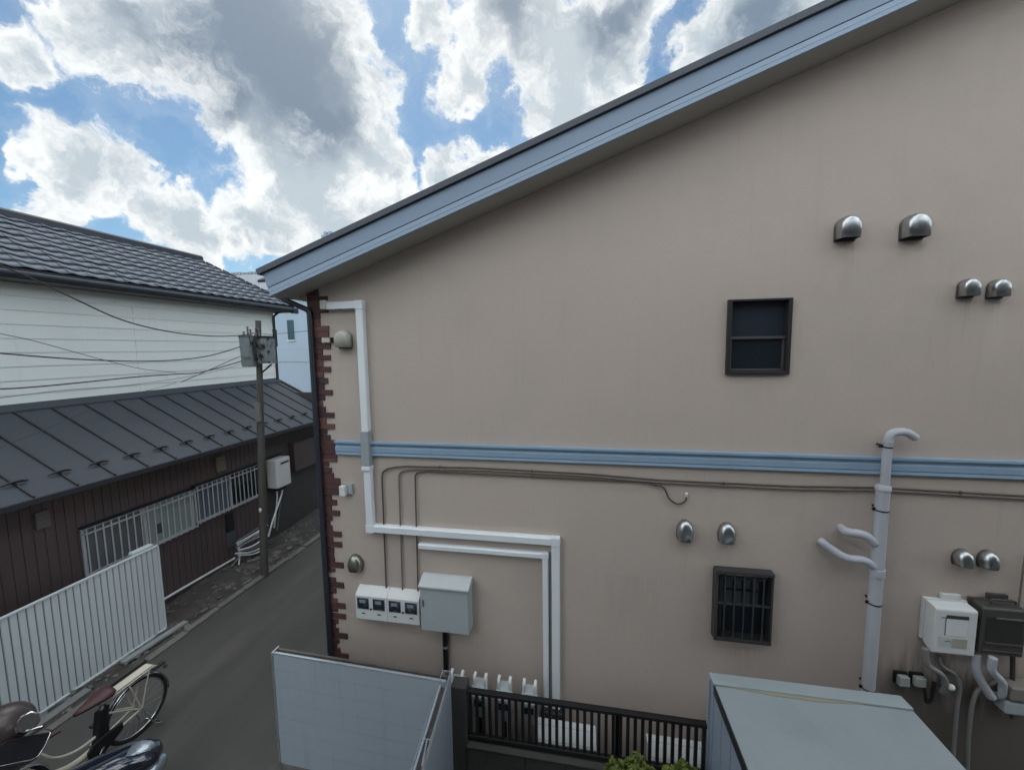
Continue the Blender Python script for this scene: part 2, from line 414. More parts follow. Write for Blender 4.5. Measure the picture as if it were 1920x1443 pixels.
b.prism([(XL+.002, YW+.1, 0), (XL+.002, YW+.1, ZL-.02), (XL+.002, YW+8, ZL-.02), (XL+.002, YW+8, 0)], (.12, 0, 0))
b.prism([(XEND-.002, YW+.02, 0), (XEND-.002, YW+.02, zroof(XEND)-.02), (XEND-.002, YW+8, zroof(XEND)-.02), (XEND-.002, YW+8, 0)], (-.12, 0, 0))
b.prism([(x, YW+7.9, z) for x, z in wall_poly], (0, .1, 0))
b.box(XL+.002, XL+.03, YW+.001, YW+.1, 0, ZL-.02)
b.build('side_wall', STUCCO, house)
# roof slab + bargeboards; perpendicular offsets approximated vertically
OV = .35; XE = -3.20
def barge(name, m, z0, z1, y0, y1, x0=XE, x1=XR_):
    bb = MB(); k = SL*.9
    bb.prism([(x0-k*0+(.0-z0)*k, y0, zroof(x0)+z0), (x1, y0, zroof(x1)+z0), (x1, y0, zroof(x1)+z1), (x0-z1*k, y0, zroof(x0)+z1)], (0, y1-y0, 0))
    bb.prism([(x1+.001, y0, zroof(x1)+z0), (XEND+.3, y0, zroof(XEND)-.3*SL+z0), (XEND+.3, y0, zroof(XEND)-.3*SL+z1), (x1+.001, y0, zroof(x1)+z1)], (0, y1-y0, 0))
    return bb.build(name, m, house, bevel=.003)
yf = YW-OV
barge('bargeboard', FASCIA, .082, .225, yf, yf+.03)
barge('bargeboard', FASCIA2, .034, .078, yf+.004, yf+.03)
barge('bargeboard', FASCIA2, -.004, .030, yf-.003, yf+.03)
barge('bargeboard_backing', SEAM, .0, .22, yf+.012, yf+.036)
barge('roof_edge', ROOFEDGE, .228, .285, yf-.03, yf+.12, XE-.04)
b = MB()
b.prism([(XE, yf+.03, zroof(XE)), (XR_, yf+.03, ZR), (XR_, yf+.03, ZR+.02), (XE, yf+.03, zroof(XE)+.02)], (0, OV-.032, 0))
b.prism([(XR_+.001, yf+.03, ZR), (XEND+.3, yf+.03, zroof(XEND)-.3*SL), (XEND+.3, yf+.03, zroof(XEND)-.3*SL+.02), (XR_+.001, yf+.03, ZR+.02)], (0, OV-.032, 0))
b.prism([(XE, YW+.001, zroof(XE)), (XL, YW+.001, ZL), (XL, YW+.001, ZL+.02), (XE, YW+.001, zroof(XE)+.02)], (0, 8, 0))
b.build('soffit', SOFFIT, house)
b = MB()
b.prism([(XE-.05, yf+.12, zroof(XE)+.22), (XR_, yf+.12, ZR+.22), (XR_, yf+.12, ZR+.28), (XE-.05, yf+.12, zroof(XE)+.27)], (0, 8.4, 0))
b.prism([(XR_+.001, yf+.12, ZR+.22), (XEND+.3, yf+.12, zroof(XEND)-.3*SL+.22), (XEND+.3, yf+.12, zroof(XEND)-.3*SL+.28), (XR_+.001, yf+.12, ZR+.28)], (0, 8.4, 0))
b.prism([(XE-.0, yf+.036, zroof(XE)+.02), (XE+.03, yf+.036, zroof(XE)+.02), (XE+.03, yf+.036, zroof(XE)+.22), (XE, yf+.036, zroof(XE)+.22)], (0, 8.2, 0))
b.build('roof', ROOFEDGE, house)
# street-side gutter and downpipe
b = MB()
g0 = zroof(XE)+.12
b.prism([(XE-.005, yf+.08, g0), (XE-.105, yf+.08, g0), (XE-.12, yf+.08, g0+.09), (XE-.005, yf+.08, g0+.09)], (0, 8.2, 0))
b.build('gutter', DARKMETAL, house)
b = MB(); pe = P(529, 555, 0, XE-.06); pj = WY(577, 579, 3.955); px_ = WY(589.5, 738, 3.955).x
b.tube(fillet([pe+Vector((0, .0, .06)), pe+Vector((0, 0, -.03)), Vector((px_, 3.955, pj.z-.02)), (px_, 3.955, 0)], .04), .030, 12)
for zz in (3.75, 2.7, 1.75): b.tube([(px_, 3.955, zz), (px_, 3.955, zz+.02)], .035, 12)
b.box(pe.x-.045, pe.x+.045, pe.y-.05, pe.y+.08, pe.z+.02, pe.z+.11)
b.build('downpipe', DARKMETAL, house)
# moulded string course
b = MB(); bt = WY(1300, 844).z; bb_ = WY(1300, 875).z; x0 = WY(632, 838).x; hh = bt-bb_
pr = [(0, 0), (.030, 0), (.034, .05), (.030, .22), (.036, .26), (.036, .56), (.026, .62), (.026, .70), (.040, .80), (.055, .86), (.055, 1), (0, 1)]
b.prism([(x0, YW-.001-d, bb_+hh*q) for d, q in pr], (XEND-x0, 0, 0)); b.build('string_course', BAND, house, bevel=.002)
# brick tile corner
rows = [(542, 554.5, 598), (554.5, 563.7, 615), (563.7, 577, 601), (577, 586, 616), (586, 598, 601), (598, 610, 601), (610, 621, 617.4), (621, 632, 617.4), (632, 643, 604), (643, 653.6, 620),
        (653.6, 665, 605.4), (665, 675, 620.7), (675, 686.5, 606.7), (686.5, 696.8, 621), (696.8, 707.7, 607.4), (707.7, 718.5, 615.7), (718.5, 730, 608.6), (730, 740, 624),
        (740, 750, 610), (752, 761, 606), (761.6, 772, 611), (772.6, 782.6, 627.4), (782.6, 793.6, 612.4), (793.8, 803.8, 628), (803.8, 813.8, 613.7), (814.6, 823.5, 620),
        (824, 833, 629.4), (833, 842, 629.4), (842, 850.8, 629.4), (851, 858, 632.4), (858, 865.7, 632.4), (865.7, 873.5, 617.4), (875.7, 885.7, 622.4), (885.7, 895.6, 626.4), (895.6, 906, 638.6), (906, 916, 638.6),
        (916, 927, 638.6), (927, 936, 622.5), (936, 946.5, 632.3), (946.5, 956, 622.6), (956, 966, 637.8), (966, 975, 623.7), (975, 983.5, 619.5), (983.7, 992, 624), (992, 995.5, 625), (995.7, 1005.5, 640.7),
        (1005.5, 1015, 625), (1015, 1025.3, 641.8), (1025.3, 1035, 626.8), (1035, 1044, 626.8), (1044, 1051.5, 628), (1053.5, 1064.5, 644.5), (1064.5, 1071.6, 629), (1071.6, 1081, 616.5), (1081.5, 1091, 630.5), (1091, 1101.6, 645.3),
        (1101.6, 1111, 631), (1111, 1120.3, 624.7), (1120.6, 1130, 633), (1130, 1140, 648), (1140, 1146, 634), (1150, 1159.5, 649), (1159.5, 1168, 635), (1168, 1176, 630), (1176, 1186.3, 635.7), (1186.3, 1196.5, 652),
        (1196.5, 1204.5, 636.8), (1204.5, 1213.5, 632), (1213.5, 1224, 638.6), (1224, 1232.5, 654), (1233, 1243, 640), (1243, 1253, 656), (1253, 1263, 641), (1263, 1273, 657), (1273, 1283, 642), (1283, 1294, 659), (1294, 1305, 645)]
b = MB(); rnd = random.Random(2)
for (a, c, xr) in rows:
    za = WY(xr, a).z; zc = WY(xr, c).z; xr_ = WY(xr, (a+c)/2).x; d = .014+rnd.uniform(-.003, .003)
    xx = XL-.012; zt = min(za-.003, ZL+SL*(xx-XL)+.02) if a > 545 else za-.003
    b.cur = rnd.choice((0, 0, 1, 2)); cut = xx+rnd.choice((.09, .11, .2))                   # joint inside a long row
    if cut < xr_-.05:
        b.box(xx, cut-.0015, YW-d, YW+.05, zc, zt); b.box(cut+.0015, xr_, YW-d-.001, YW+.05, zc, zt)
    else: b.box(xx, xr_, YW-d, YW+.05, zc, zt)
b.build('brick_quoin', [BRICK, mat('brick_tile_light', (.13, .060, .052), .75, var=.3, vs=9, bump=.4), mat('brick_tile_dark', (.058, .030, .032), .75, var=.3, vs=9, bump=.4)], house, bevel=.002)
# windows of the main house
def upper_window():
    x0, x1, z0, z1 = uw
    w = MB()
    t_ = .034; yo = YW-.035; yi = YW+.06
    w.box(x0, x0+t_, yo, yi, z0, z1); w.box(x1-t_, x1, yo, yi, z0, z1)
    w.box(x0+t_, x1-t_, yo, yi, z0, z0+t_*.9); w.box(x0+t_, x1-t_, yo, yi, z1-t_*.6, z1)
    o = w.build('window', BRONZE, house, bevel=.004)
    zm = WY(1420, 633).z
    s_ = MB(); s_.box(x0+t_+.001, x1-t_-.001, YW-.005, YW+.03, zm-.012, zm+.012)
    s_.box(x0+t_+.001, x0+t_+.02, YW+.008, YW+.04, z0+t_, zm-.012); s_.box(x1-t_-.02, x1-t_-.001, YW+.008, YW+.04, z0+t_, zm-.012)
    s_.box(x0+t_+.021, x1-t_-.021, YW+.008, YW+.04, z0+t_, z0+t_+.018)
    s_.build('sash', mat('sash', (.09, .085, .085), .4, .3), o, bevel=.002)
    MB().box(x0+t_, x1-t_, YW+.045, YW+.05, zm, z1-t_*.6).build('pane', mat('blue_dark_pane', (.024, .032, .042), .18, var=.15), o)
    MB().box(x0+t_+.02, x1-t_-.02, YW+.022, YW+.027, z0+t_+.018, zm-.012).build('pane', GLASSD, o)
upper_window()
def lower_window():
    x0, x1, z0, z1 = lw
    w = MB(); t_ = .03; yi = YW+.06; yo = YW-.02
    w.box(x0, x0+t_, yo, yi, z0, z1); w.box(x1-t_, x1, yo, yi, z0, z1); w.box(x0+t_, x1-t_, yo, yi, z0, z0+t_); w.box(x0+t_, x1-t_, yo, yi, z1-t_, z1)
    o = w.build('window', BRONZE, house, bevel=.003)
    MB().box(x0+t_, x1-t_, YW+.04, YW+.045, z0+t_, z1-t_).build('pane', GLASSD, o)
    g = MB(); yg = YW-.10
    a = WY(1343, 1073, yg); c = WY(1446, 1211, yg); x0, x1, z1, z0 = a.x, c.x, a.z, c.z
    g.box(x0, x0+.018, yg, YW-.001, z0, z1); g.box(x1-.018, x1, yg, YW-.001, z0, z1)
    g.box(x0, x1, yg-.012, YW-.021, z1+.001, z1+.03); g.box(x0+.018, x1-.018, yg, yg+.03, z0, z0+.028)
    zm = WY(1395, 1135, yg).z; g.box(x0+.018, x1-.018, yg+.006, yg+.022, zm-.01, zm+.01)
    for k in range(1, 6):
        xx = x0+(x1-x0)*k/6; g.box(xx-.006, xx+.006, yg-.002, yg+.012, z0+.02, z1)
    g.build('grille', mat('grille_dark', (.05, .05, .052), .45, .3), o, bevel=.002)
lower_window()

# ------------------------------------------------------------------ vent hoods
def arch(w, h, n=14, sx=1.0, sz=1.0, dome=False):
    r = w/2; ry = min(r, h*.5)
    if dome:                                   # almost a full circle, cut flat below
        a0 = R(-38); zc = h-h/(1+math.sin(R(38)))
        ry = h/(1+math.sin(R(38)))
        return [(r*math.cos(math.pi-a0-(math.pi-2*a0)*k/n)*sx, max(0, zc+ry*math.sin(math.pi-a0-(math.pi-2*a0)*k/n))*sz) for k in range(n+1)]
    pts = [(-r*sx, 0)]
    for k in range(n+1):
        a = math.pi-math.pi*k/n
        pts.append((r*math.cos(a)*sx, (h-r+r*math.sin(a))*sz))
    pts.append((r*sx, 0)); return pts
def vent(w, h, d, x, zb, label, metal, back, group, dome=False):
    r = thing('vent_hood', label, 'vent', (x, YW-.002, zb), group)
    m = MB(); rings = []
    for (t_, sx, sz) in (((0, 1, 1), (.3, .985, .99), (.55, .94, .95), (.75, .86, .88), (.9, .72, .76), (1.0, .50, .58)) if dome else ((0, 1, 1), (.35, 1, 1), (.6, .985, .985), (.8, .95, .95), (.93, .88, .89), (1.0, .78, .8))):
        rings.append([Vector((x+px, YW-.012-d*t_, zb+pz)) for px, pz in arch(w, h, 14, sx, sz, dome)])
    m.loft(rings, True, False, False)
    o_ = len(m.v)-len(rings[0]); m.f.append([o_+i for i in range(len(rings[0]))]); m.sm.append(True); m.mi.append(0)
    o = m.build('hood', metal, r); s_ = o.modifiers.new('s', 'SOLIDIFY'); s_.thickness = .003; s_.offset = -1
    MB().prism([(x+px*1.03, YW-.012, zb-.012+pz*1.035) for px, pz in arch(w, h, dome=dome)], (0, .010, 0)).build('flange', back, r, bevel=.002)
    m = MB(); q_ = .26 if dome else .42; m.box(x-w*q_, x+w*q_, YW-.012-d*.7, YW-.013, zb+.012, zb+.018)
    for k in range(4): m.box(x-w*q_*.95, x+w*q_*.95, YW-.02-d*(.1+.15*k), YW-.012-d*(.1+.15*k), zb+.002, zb+.011)
    m.build('louver', BLACKIN, r)
    return r
def vent_px(x0, x1, y0, y1, label, metal, back, dp=.11, dome=False):
    a = WY(x0, (y0+y1)/2, YW-dp*.5); c = WY(x1, (y0+y1)/2, YW-dp*.5); top = WY((x0+x1)/2, y0, YW-dp*.35); bot = WY((x0+x1)/2, y1, YW-dp*.8)
    vent((c.x-a.x)*.97, top.z-bot.z, dp, (a.x+c.x)/2, bot.z, label, metal, back, 'vent hoods on the beige wall', dome)
VPAINT = mat('hood_cream', (.42, .41, .36), .45, .1, var=.08)
VDULL = mat('hood_olive_steel', (.30, .30, .26), .32, .9, var=.1)
FLD = mat('flange_dark', (.085, .085, .082), .5, .3)
vent_px(1570, 1611, 405, 446, 'big stainless vent hood high on the beige wall, first of the upper pair', STEEL, FLD, .10)
vent_px(1694, 1740, 401, 444, 'biggest stainless vent hood, highest on the beige wall, second of the upper pair', STEEL, FLD, .10)
vent_px(1800, 1833, 522, 555, 'small steel vent hood high at the right, left of its close twin', STEEL, FLD, .075)
vent_px(1856, 1889, 523, 556, 'small steel vent hood high at the far right, nearest the picture edge', STEEL, FLD, .075)
vent_px(1269, 1302, 974, 1014, 'steel vent hood below the hooked cable end, above the barred window', STEEL, FLD, .075, True)
vent_px(1347, 1381, 979, 1018, 'steel vent hood above the barred window, nearer the branching drain pipe', STEEL, FLD, .075, True)
vent_px(1790, 1825, 1029, 1062, 'steel vent hood above the white water heater', STEEL, FLD, .085, True)
vent_px(1838, 1872, 1031, 1066, 'steel vent hood above the dark brown water heater', STEEL, FLD, .085, True)
vent_px(630, 657, 618, 651, 'cream painted vent hood beside the brick corner under the roof', VPAINT, mat('flange_olive', (.10, .10, .085), .6), .09)
vent_px(652, 679, 1039, 1071, 'dull olive vent hood above the electricity meters beside the brick corner', VDULL, FLD, .075, True)
# small wall lamp by the corner
def wall_lamp():
    a = WY(638, 918, YW-.05); r = thing('wall_bracket', 'small pale grey box fixed beside the brick corner below the blue band', 'wall box', (a.x, YW, a.z))
    c = WY(660, 917, YW-.03)
    MB().box(a.x, a.x+.07, YW-.075, YW-.015, a.z-.065, a.z+.05).build('cover', WHITEB, r, bevel=.004)
    MB().box(a.x+.073, c.x, YW-.03, YW-.001, c.z-.06, c.z+.06).build('back_plate', GREYBOX, r, bevel=.003)
wall_lamp()
def eave_box():
    a = WY(604, 638, YW-.03); c = WY(621, 637, YW-.03)
    r = thing('junction_box', 'tiny cream junction box among the corner bricks near the cream vent', 'junction box', (a.x, YW, a.z))
    MB().box(a.x, c.x-.01, YW-.04, YW-.016, a.z-.025, a.z+.028).build('body', CREAMPL, r, bevel=.003)
    MB().box(c.x-.009, c.x+.008, YW-.045, YW-.001, a.z-.022, a.z+.03).build('clip', BLACK, r)
eave_box()

# ------------------------------------------------------------------ white line ducts
def duct_run(pts, w, d, name, label, extra=None):
    """pts in (x, z); a chain of mitred U-covers on the wall"""
    r = thing(name, label, 'duct', (pts[0][0], YW, pts[0][1]), 'white pipe ducts on the beige wall')
    def seg(a, c, i):
        horiz = abs(a[0]-c[0]) > abs(a[1]-c[1]); k = w/2
        m = MB()
        if horiz:
            x0, x1 = sorted((a[0], c[0])); z = a[1]
            m.prism([(x0, YW-.001, z-k), (x0, YW-d, z-k+.006), (x0, YW-d, z+k-.012), (x0, YW-d+.014, z+k), (x0, YW-.001, z+k)], (x1-x0, 0, 0))
        else:
            z0, z1 = sorted((a[1], c[1])); x = a[0]
            m.prism([(x-k, YW-.001, z0), (x-k, YW-d+.008, z0), (x-k+.008, YW-d, z0), (x+k-.008, YW-d, z0), (x+k, YW-d+.008, z0), (x+k, YW-.001, z0)], (0, 0, z1-z0))
        m.build('duct_cover', WHITE, r, bevel=.003)
    for i, (a, c) in enumerate(zip(pts, pts[1:])):
        horiz = abs(a[0]-c[0]) > abs(a[1]-c[1]); k = w/2+.004
        aa, cc = list(a), list(c)
        ax = 0 if horiz else 1; s_ = 1 if c[ax] > a[ax] else -1
        if i > 0: aa[ax] += s_*k
        if i < len(pts)-2: cc[ax] -= s_*k
        seg(aa, cc, i)
    for p in pts[1:-1]:
        k = w/2+.004; MB().box(p[0]-k, p[0]+k, YW-d-.004, YW-.001, p[1]-k, p[1]+k).build('elbow', WHITE, r, bevel=.006)
    return r
xa = WY(679, 700, YW-.06).x; xb = WY(1042, 1150, YW-.06).x; zc = WY(870, 1003.5, YW-.06).z; zt = WY(650, 572, YW-.06).z
d1 = duct_run([(WY(611, 572, YW-.06).x, zt), (xa, zt), (xa, zc), (xb, zc), (xb, .35)], .086, .07, 'line_duct', 'long white pipe duct stepping down the wall from the roof corner to the fence')
m = MB(); z0 = WY(690, 873, YW-.06).z; z1 = WY(685, 808, YW-.06).z
m.box(xa-.049, xa+.049, YW-.086, YW-.001, z0, z1); m.build('sleeve', SLEEVE, d1, bevel=.006)
MB().box(xa-.052, xa+.052, YW-.09, YW-.001, z0-.05, z0-.002).build('sleeve', WHITE, d1, bevel=.005)
p0 = WY(607, 572, YW-.06); MB().box(p0.x-.03, p0.x+.035, YW-.09, YW-.001, p0.z-.048, p0.z+.052).build('end_cap', CREAMPL, d1, bevel=.008)
xb2 = WY(1023, 1150, YW-.06).x; zc2 = WY(900, 1033.5, YW-.06).z
duct_run([(WY(784, 1022, YW-.06).x, zc2), (xb2, zc2), (xb2, .35)], .062, .06, 'line_duct', 'shorter white pipe duct running inside the angle of the longer one')
m = MB(); xg0 = xb2+.036; xg1 = xb-.048
if xg1 > xg0+.01: tag(m.box(xg0, xg1, YW-.035, YW-.001, .35, zc2+.02).build('drain_hose', GREYPIPE), 'grey hose hidden in the slot between the two white ducts', 'hose')

# ------------------------------------------------------------------ cables on the wall
def wallpath(px, y=YW-.022): return [WY(x, yy, y) for x, yy in px]
def cable(px, label, m=CABLE, r=.009, name='wall_cable', cl=True, rad=.10):
    pts = wallpath(px); c = MB().tube(fillet(pts, rad, 6), r, 8)
    if cl:
        L = 0
        for a, q in zip(pts, pts[1:]):
            dd = (q-a).length; k = int(dd/.75)
            for j in range(1, k+1):
                p = a.lerp(q, j/(k+1)); e = (q-a).normalized()
                c.tube([p-e*.008, p+e*.008], r*1.6, 8)
    return tag(c.build(name, m), label, 'cable')
cable([(724.5, 1107), (715.5, 880), (752, 873.5), (900, 877), (1100, 888), (1240, 900), (1480, 911), (1652, 914), (1960, 932)], 'brown cable rising from the first meter then along the wall to the right edge')
cable([(755, 1110), (747.5, 884), (770, 879), (900, 881), (1100, 892), (1234, 904), (1480, 916), (1652, 919), (1960, 937)], 'brown cable rising from between the meters and running just under its neighbour', CABLEG)
cable([(784, 1112), (778, 886), (800, 883), (900, 888), (1100, 898), (1205, 902.5), (1246, 912), (1254, 936), (1272, 946), (1287, 938), (1286, 927)], 'brown cable rising beside the meter cabinet and ending in a loose hook', CABLE, .008, rad=.06)
m = MB(); p = WY(1286.5, 930, YW-.02); tag(m.tube([p, p+Vector((0, -.012, .035))], .012, 8).build('cable_clip', WHITE), 'tiny white end cap on the hooked cable', 'cable end')

# ------------------------------------------------------------------ electricity meters and cabinet
def meters():
    yb = YW-.11
    a = WY(665.5, 1113, yb); c = WY(787, 1172, yb); bl = WY(666.5, 1159, yb)
    x0, x1, z0, z1 = a.x, c.x, bl.z, a.z
    r = thing('meter_box', 'white box of four dark-windowed electricity meters beside the brick corner', 'meter box', (x0, YW, z0))
    for k in range(2):
        xx0 = x0+(x1-x0)*k/2+(.001 if k else 0); xx1 = x0+(x1-x0)*(k+1)/2-(0 if k else .001)
        s_ = MB(); s_.prism([(xx0, YW-.001, z0+.03), (xx0, yb+.03, z0), (xx0, yb, z0+.004), (xx0, yb, z1-.012), (xx0, yb+.02, z1+.012), (xx0, YW-.02, z1+.055), (xx0, YW-.001, z1+.06)], (xx1-xx0, 0, 0))
        body = s_.build('housing', WHITEB, r, bevel=.006)
        for j in range(2):
            w_ = (xx1-xx0)/2; cx = xx0+w_*(j+.5)
            m = MB(); m.box(cx-w_*.37, cx+w_*.37, yb-.006, yb-.0005, z0+.135, z1-.035); m.build('meter_window', GLASSM, r, bevel=.004)
            m = MB(); zc_ = (z0+.135+z1-.035)/2
            m.box(cx-.04, cx+.032, yb-.009, yb-.0065, zc_+.008, zc_+.045); m.build('meter_dial', mat('dial', (.22, .25, .29), .4), r)
            MB().box(cx-.022, cx+.02, yb-.004, yb-.0005, z0+.075, z0+.087).build('name_plate', BLACK, r)
        MB().tube([((xx0+xx1)/2, yb-.008, z0+.14), ((xx0+xx1)/2, yb, z0+.14)], .012, 10).build('lock', BLACK, r)
    return r
meters()
def cabinet():
    yb = YW-.15
    a = WY(787, 1098, yb); c = WY(879.5, 1188, yb); bl = WY(789.5, 1180, yb); x0, x1, z0, z1 = a.x, c.x, bl.z, a.z
    r = thing('meter_cabinet', 'grey steel meter cabinet with sloping hood right of the white meters', 'cabinet', (x0, YW, z0))
    m = MB(); m.box(x0+.006, x1+.004, yb+.02, YW-.001, z0+.01, z1); m.build('housing', GREYBOX, r, bevel=.006)
    m = MB(); m.box(x0, x1-.004, yb, yb+.018, z0, z1-.004); d = m.build('door', GREYBOX, r, bevel=.005)
    MB().box(x0+.022, x0+.045, yb-.006, yb-.0005, (z0+z1)/2+.02, (z0+z1)/2+.10).build('handle', mat('handle_grey', (.11, .13, .13), .4), d, bevel=.003)
    m = MB(); m.prism([(x0-.012, YW-.001, z1+.075), (x0-.012, YW-.05, z1+.072), (x0-.012, yb-.02, z1+.014), (x0-.012, yb-.022, z1-.008), (x0-.012, yb-.012, z1-.008), (x0-.012, yb-.008, z1+.004), (x0-.012, YW-.001, z1+.004)], (x1-x0+.024, 0, 0))
    m.build('hood', mat('grey_hood', (.47, .50, .50), .4), r, bevel=.004)
    x = WY(835.5, 1215, YW-.03).x
    cc = MB().tube([(x, YW-.034, z0+.02), (x, YW-.034, .3)], .03, 10); zz = WY(835, 1213, YW-.05).z
    o = cc.build('conduit', BLACK, r); MB().tube([(x, YW-.034, zz-.012), (x, YW-.034, zz+.012)], .033, 10).build('clip', GREYPIPE, o)
cabinet()

# ------------------------------------------------------------------ soil / drain stack with branches
def stack():
    yp = YW-.11
    xb0 = WY(1638, 1150, yp).x; z9 = WY(1650, 908, yp).z; zt = WY(1657, 815, yp).z
    r = thing('drain_stack', 'lilac grey drain pipe with two bent side branches climbing over the blue band', 'drain pipe', (xb0, YW, 0))
    MB().tube([(xb0, yp, 0), (xb0, yp, z9-.05)], .050, 24).build('pipe', LILAC, r)
    MB().tube([(xb0, yp, z9-.048), (xb0, yp, z9-.01), (xb0, yp, z9)], [.056, .056, .046], 24).build('collar', LILAC, r)
    e1 = WY(1688, 808, yp)
    top = fillet([(xb0+.01, yp, z9), (xb0+.01, yp, zt+.02), (xb0+.14, yp, zt+.035), (xb0+.215, yp, zt-.02)], .07, 7)
    MB().tube(top, .034, 18).build('vent_elbow', LILAC, r)
    MB().tube([(xb0+.01, yp, zt-.07), (xb0+.01, yp, zt-.055)], .038, 18).build('coupling', LILAC, r)
    for py in (1070,):
        z = WY(1637, py, yp).z; MB().tube([(xb0, yp, z-.04), (xb0, yp, z+.03)], .058, 24).build('collar', LILAC, r)
    for py, rr in ((955, .0525), (1130, .0525), (1290, .0525), (837, .0365)):
        z = WY(1640, py, yp).z; xo = .01 if rr < .05 else 0
        m = MB().tube([(xb0+xo, yp, z-.006), (xb0+xo, yp, z+.006)], rr, 20); m.box(xb0-rr-.02, xb0-rr+.01, yp-.006, yp+.006, z-.005, z+.02)
        m.box(xb0-.008, xb0+.008, yp+.03, YW-.001, z-.005, z+.01); m.build('strap', BLACK, r)
    b1 = [WY(1640, 1018, yp-.01), WY(1622, 1001, yp-.01), WY(1586, 997, yp), WY(1577, 989, YW-.005)]
    MB().tube(fillet(b1, .06, 7), .037, 14).build('branch', LILAC, r)
    b2 = [WY(1640, 1062, yp-.01), WY(1622, 1049, yp-.01), WY(1585, 1047, yp), WY(1543, 1017, YW-.03), WY(1538, 1013, YW-.005)]
    MB().tube(fillet(b2, .07, 7), .036, 14).build('branch', LILAC, r)
stack()

# ------------------------------------------------------------------ water heaters on the main wall
def heater(name, label, back_tl, fr_tl, fr_br, m, kind):
    A = WY(*back_tl); d = ray(*fr_tl); yf_ = max(3.68, min(3.86, A.x/(d.x/d.y)))
    tl = WY(*fr_tl, yf_); br = WY(*fr_br, yf_); x0, x1, z0, z1 = tl.x, br.x, br.z, tl.z
    r = thing(name, label, 'water heater', (x0, YW, z0))
    b_ = MB(); b_.prism([(x0, YW-.03, z0+.04), (x0, yf_+.02, z0), (x0, yf_, z0+.015), (x0, yf_, z1-.012), (x0, yf_+.012, z1), (x0, YW-.03, z1+.012)], (x1-x0, 0, 0))
    b_.build('casing', m, r, bevel=.010, seg=3)
    MB().box(x0-.012, x1+.006, YW-.032, YW-.001, z0+.06, z1+.02).build('back_plate', m, r, bevel=.004)
    MB().box(x0+.12, x0+.27, YW-.03, YW-.003, z1+.02, z1+.07).build('top_bracket', m, r, bevel=.004)
    w_ = x1-x0; h_ = z1-z0
    if kind == 'white':
        MB().box(x0+w_*.26, x0+w_*.78, yf_-.004, yf_-.0005, z0+h_*.80, z0+h_*.87).build('exhaust_slot', mat('slot', (.05, .045, .035), .6), r)
        MB().box(x0+w_*.27, x0+w_*.77, yf_-.003, yf_-.0004, z0+h_*.43, z0+h_*.785).build('front_panel', mat('white_panel2', (.66, .69, .69), .4), r, bevel=.002)
        MB().box(x0+w_*.44, x0+w_*.79, yf_-.0035, yf_-.0004, z0+h_*.18, z0+h_*.38).build('sticker', LABEL, r)
        MB().box(x0+w_*.12, x0+w_*.40, yf_-.0028, yf_-.0004, z0+h_*.18, z0+h_*.40).build('sticker', mat('pale_label', (.50, .53, .53), .5, var=.2, vs=30), r)
        mm = MB(); mm.box(x0+w_*.14, x0+w_*.38, yf_-.003, yf_-.0004, z0+h_*.80, z0+h_*.815); mm.box(x0+w_*.25, x0+w_*.26, yf_-.003, yf_-.0004, z0+h_*.43, z0+h_*.80); mm.box(x0+w_*.26, x0+w_*.40, yf_-.0045, yf_-.003, z0+h_*.30, z0+h_*.315)
        mm.build('trim_line', mat('slot2', (.10, .11, .11), .6), r)
    else:
        mm = MB(); mm.box(x0+w_*.10, x0+w_*.92, yf_-.004, yf_-.0005, z0+h_*.33, z0+h_*.83); mm.build('front_panel', mat('brown_grey_dark', (.03, .029, .027), .4), r, bevel=.003)
        mm = MB(); mm.box(x0+w_*.28, x0+w_*.92, yf_-.012, yf_-.004, z0+h_*.80, z0+h_*.835); mm.build('exhaust_lip', CHROME, r, bevel=.002)
        mm = MB(); mm.box(x0+w_*.08, x0+w_*.95, yf_-.010, yf_-.0005, z0+h_*.25, z0+h_*.285); mm.box(x0+w_*.05, x0+w_*.95, yf_-.010, yf_-.0005, z0+h_*.10, z0+h_*.13); mm.build('trim_line', HEATERD, r, bevel=.003)
        MB().tube(fillet([(x0+.08, YW-.1, z1+.01), (x0+.08, YW-.1, z1+.06), (x0+.26, YW-.1, z1+.06), (x0+.26, YW-.1, z1+.03)], .03), .008, 8).build('top_loop', HEATERD, r)
    return r, x0, x1, z0, z1
heater('water_heater', 'white gas water heater with stickers on its front, by the drain stack', (1730, 1120), (1755.5, 1139), (1827, 1233), WHITEB, 'white')
heater('water_heater', 'dark brown gas water heater beside the white one at the right edge', (1822, 1128), (1845, 1139), (1918, 1235), HEATERD, 'dark')
def pipe(px, r, m, label, name='wall_pipe', y=YW-.09, rad=.06, ys=None):
    pts = [WY(x, yy, (ys[i] if ys else y)) for i, (x, yy) in enumerate(px)]
    return tag(MB().tube(fillet(pts, rad, 6), r, 12).build(name, m), label, 'pipe')
pipe([(1735, 1215), (1736, 1246), (1768, 1264), (1774, 1285), (1766, 1297), (1757, 1292)], .024, GREYPIPE, 'grey insulated pipe bending under the white water heater into the wall', ys=[3.88, 3.88, 3.88, 3.9, 3.93, 3.99])
pipe([(1760, 1228), (1763, 1248), (1792, 1262), (1801, 1285), (1795, 1320), (1787, 1415), (1783, 1470)], .015, GREYPIPE, 'thin pale hose from the white water heater down past the shed', y=YW-.07)
pipe([(1829, 1225), (1829, 1258), (1848, 1290), (1859, 1306)], .033, LILAC, 'thick lilac pipe leaving the dark heater on its left', rad=.1, y=YW-.10)
pipe([(1862, 1232), (1857, 1258), (1881, 1276), (1879, 1302), (1868, 1304), (1842, 1292)], .029, LILAC, 'thick lilac pipe looping under the dark heater', rad=.07, ys=[3.85, 3.86, 3.87, 3.9, 3.93, 3.97])
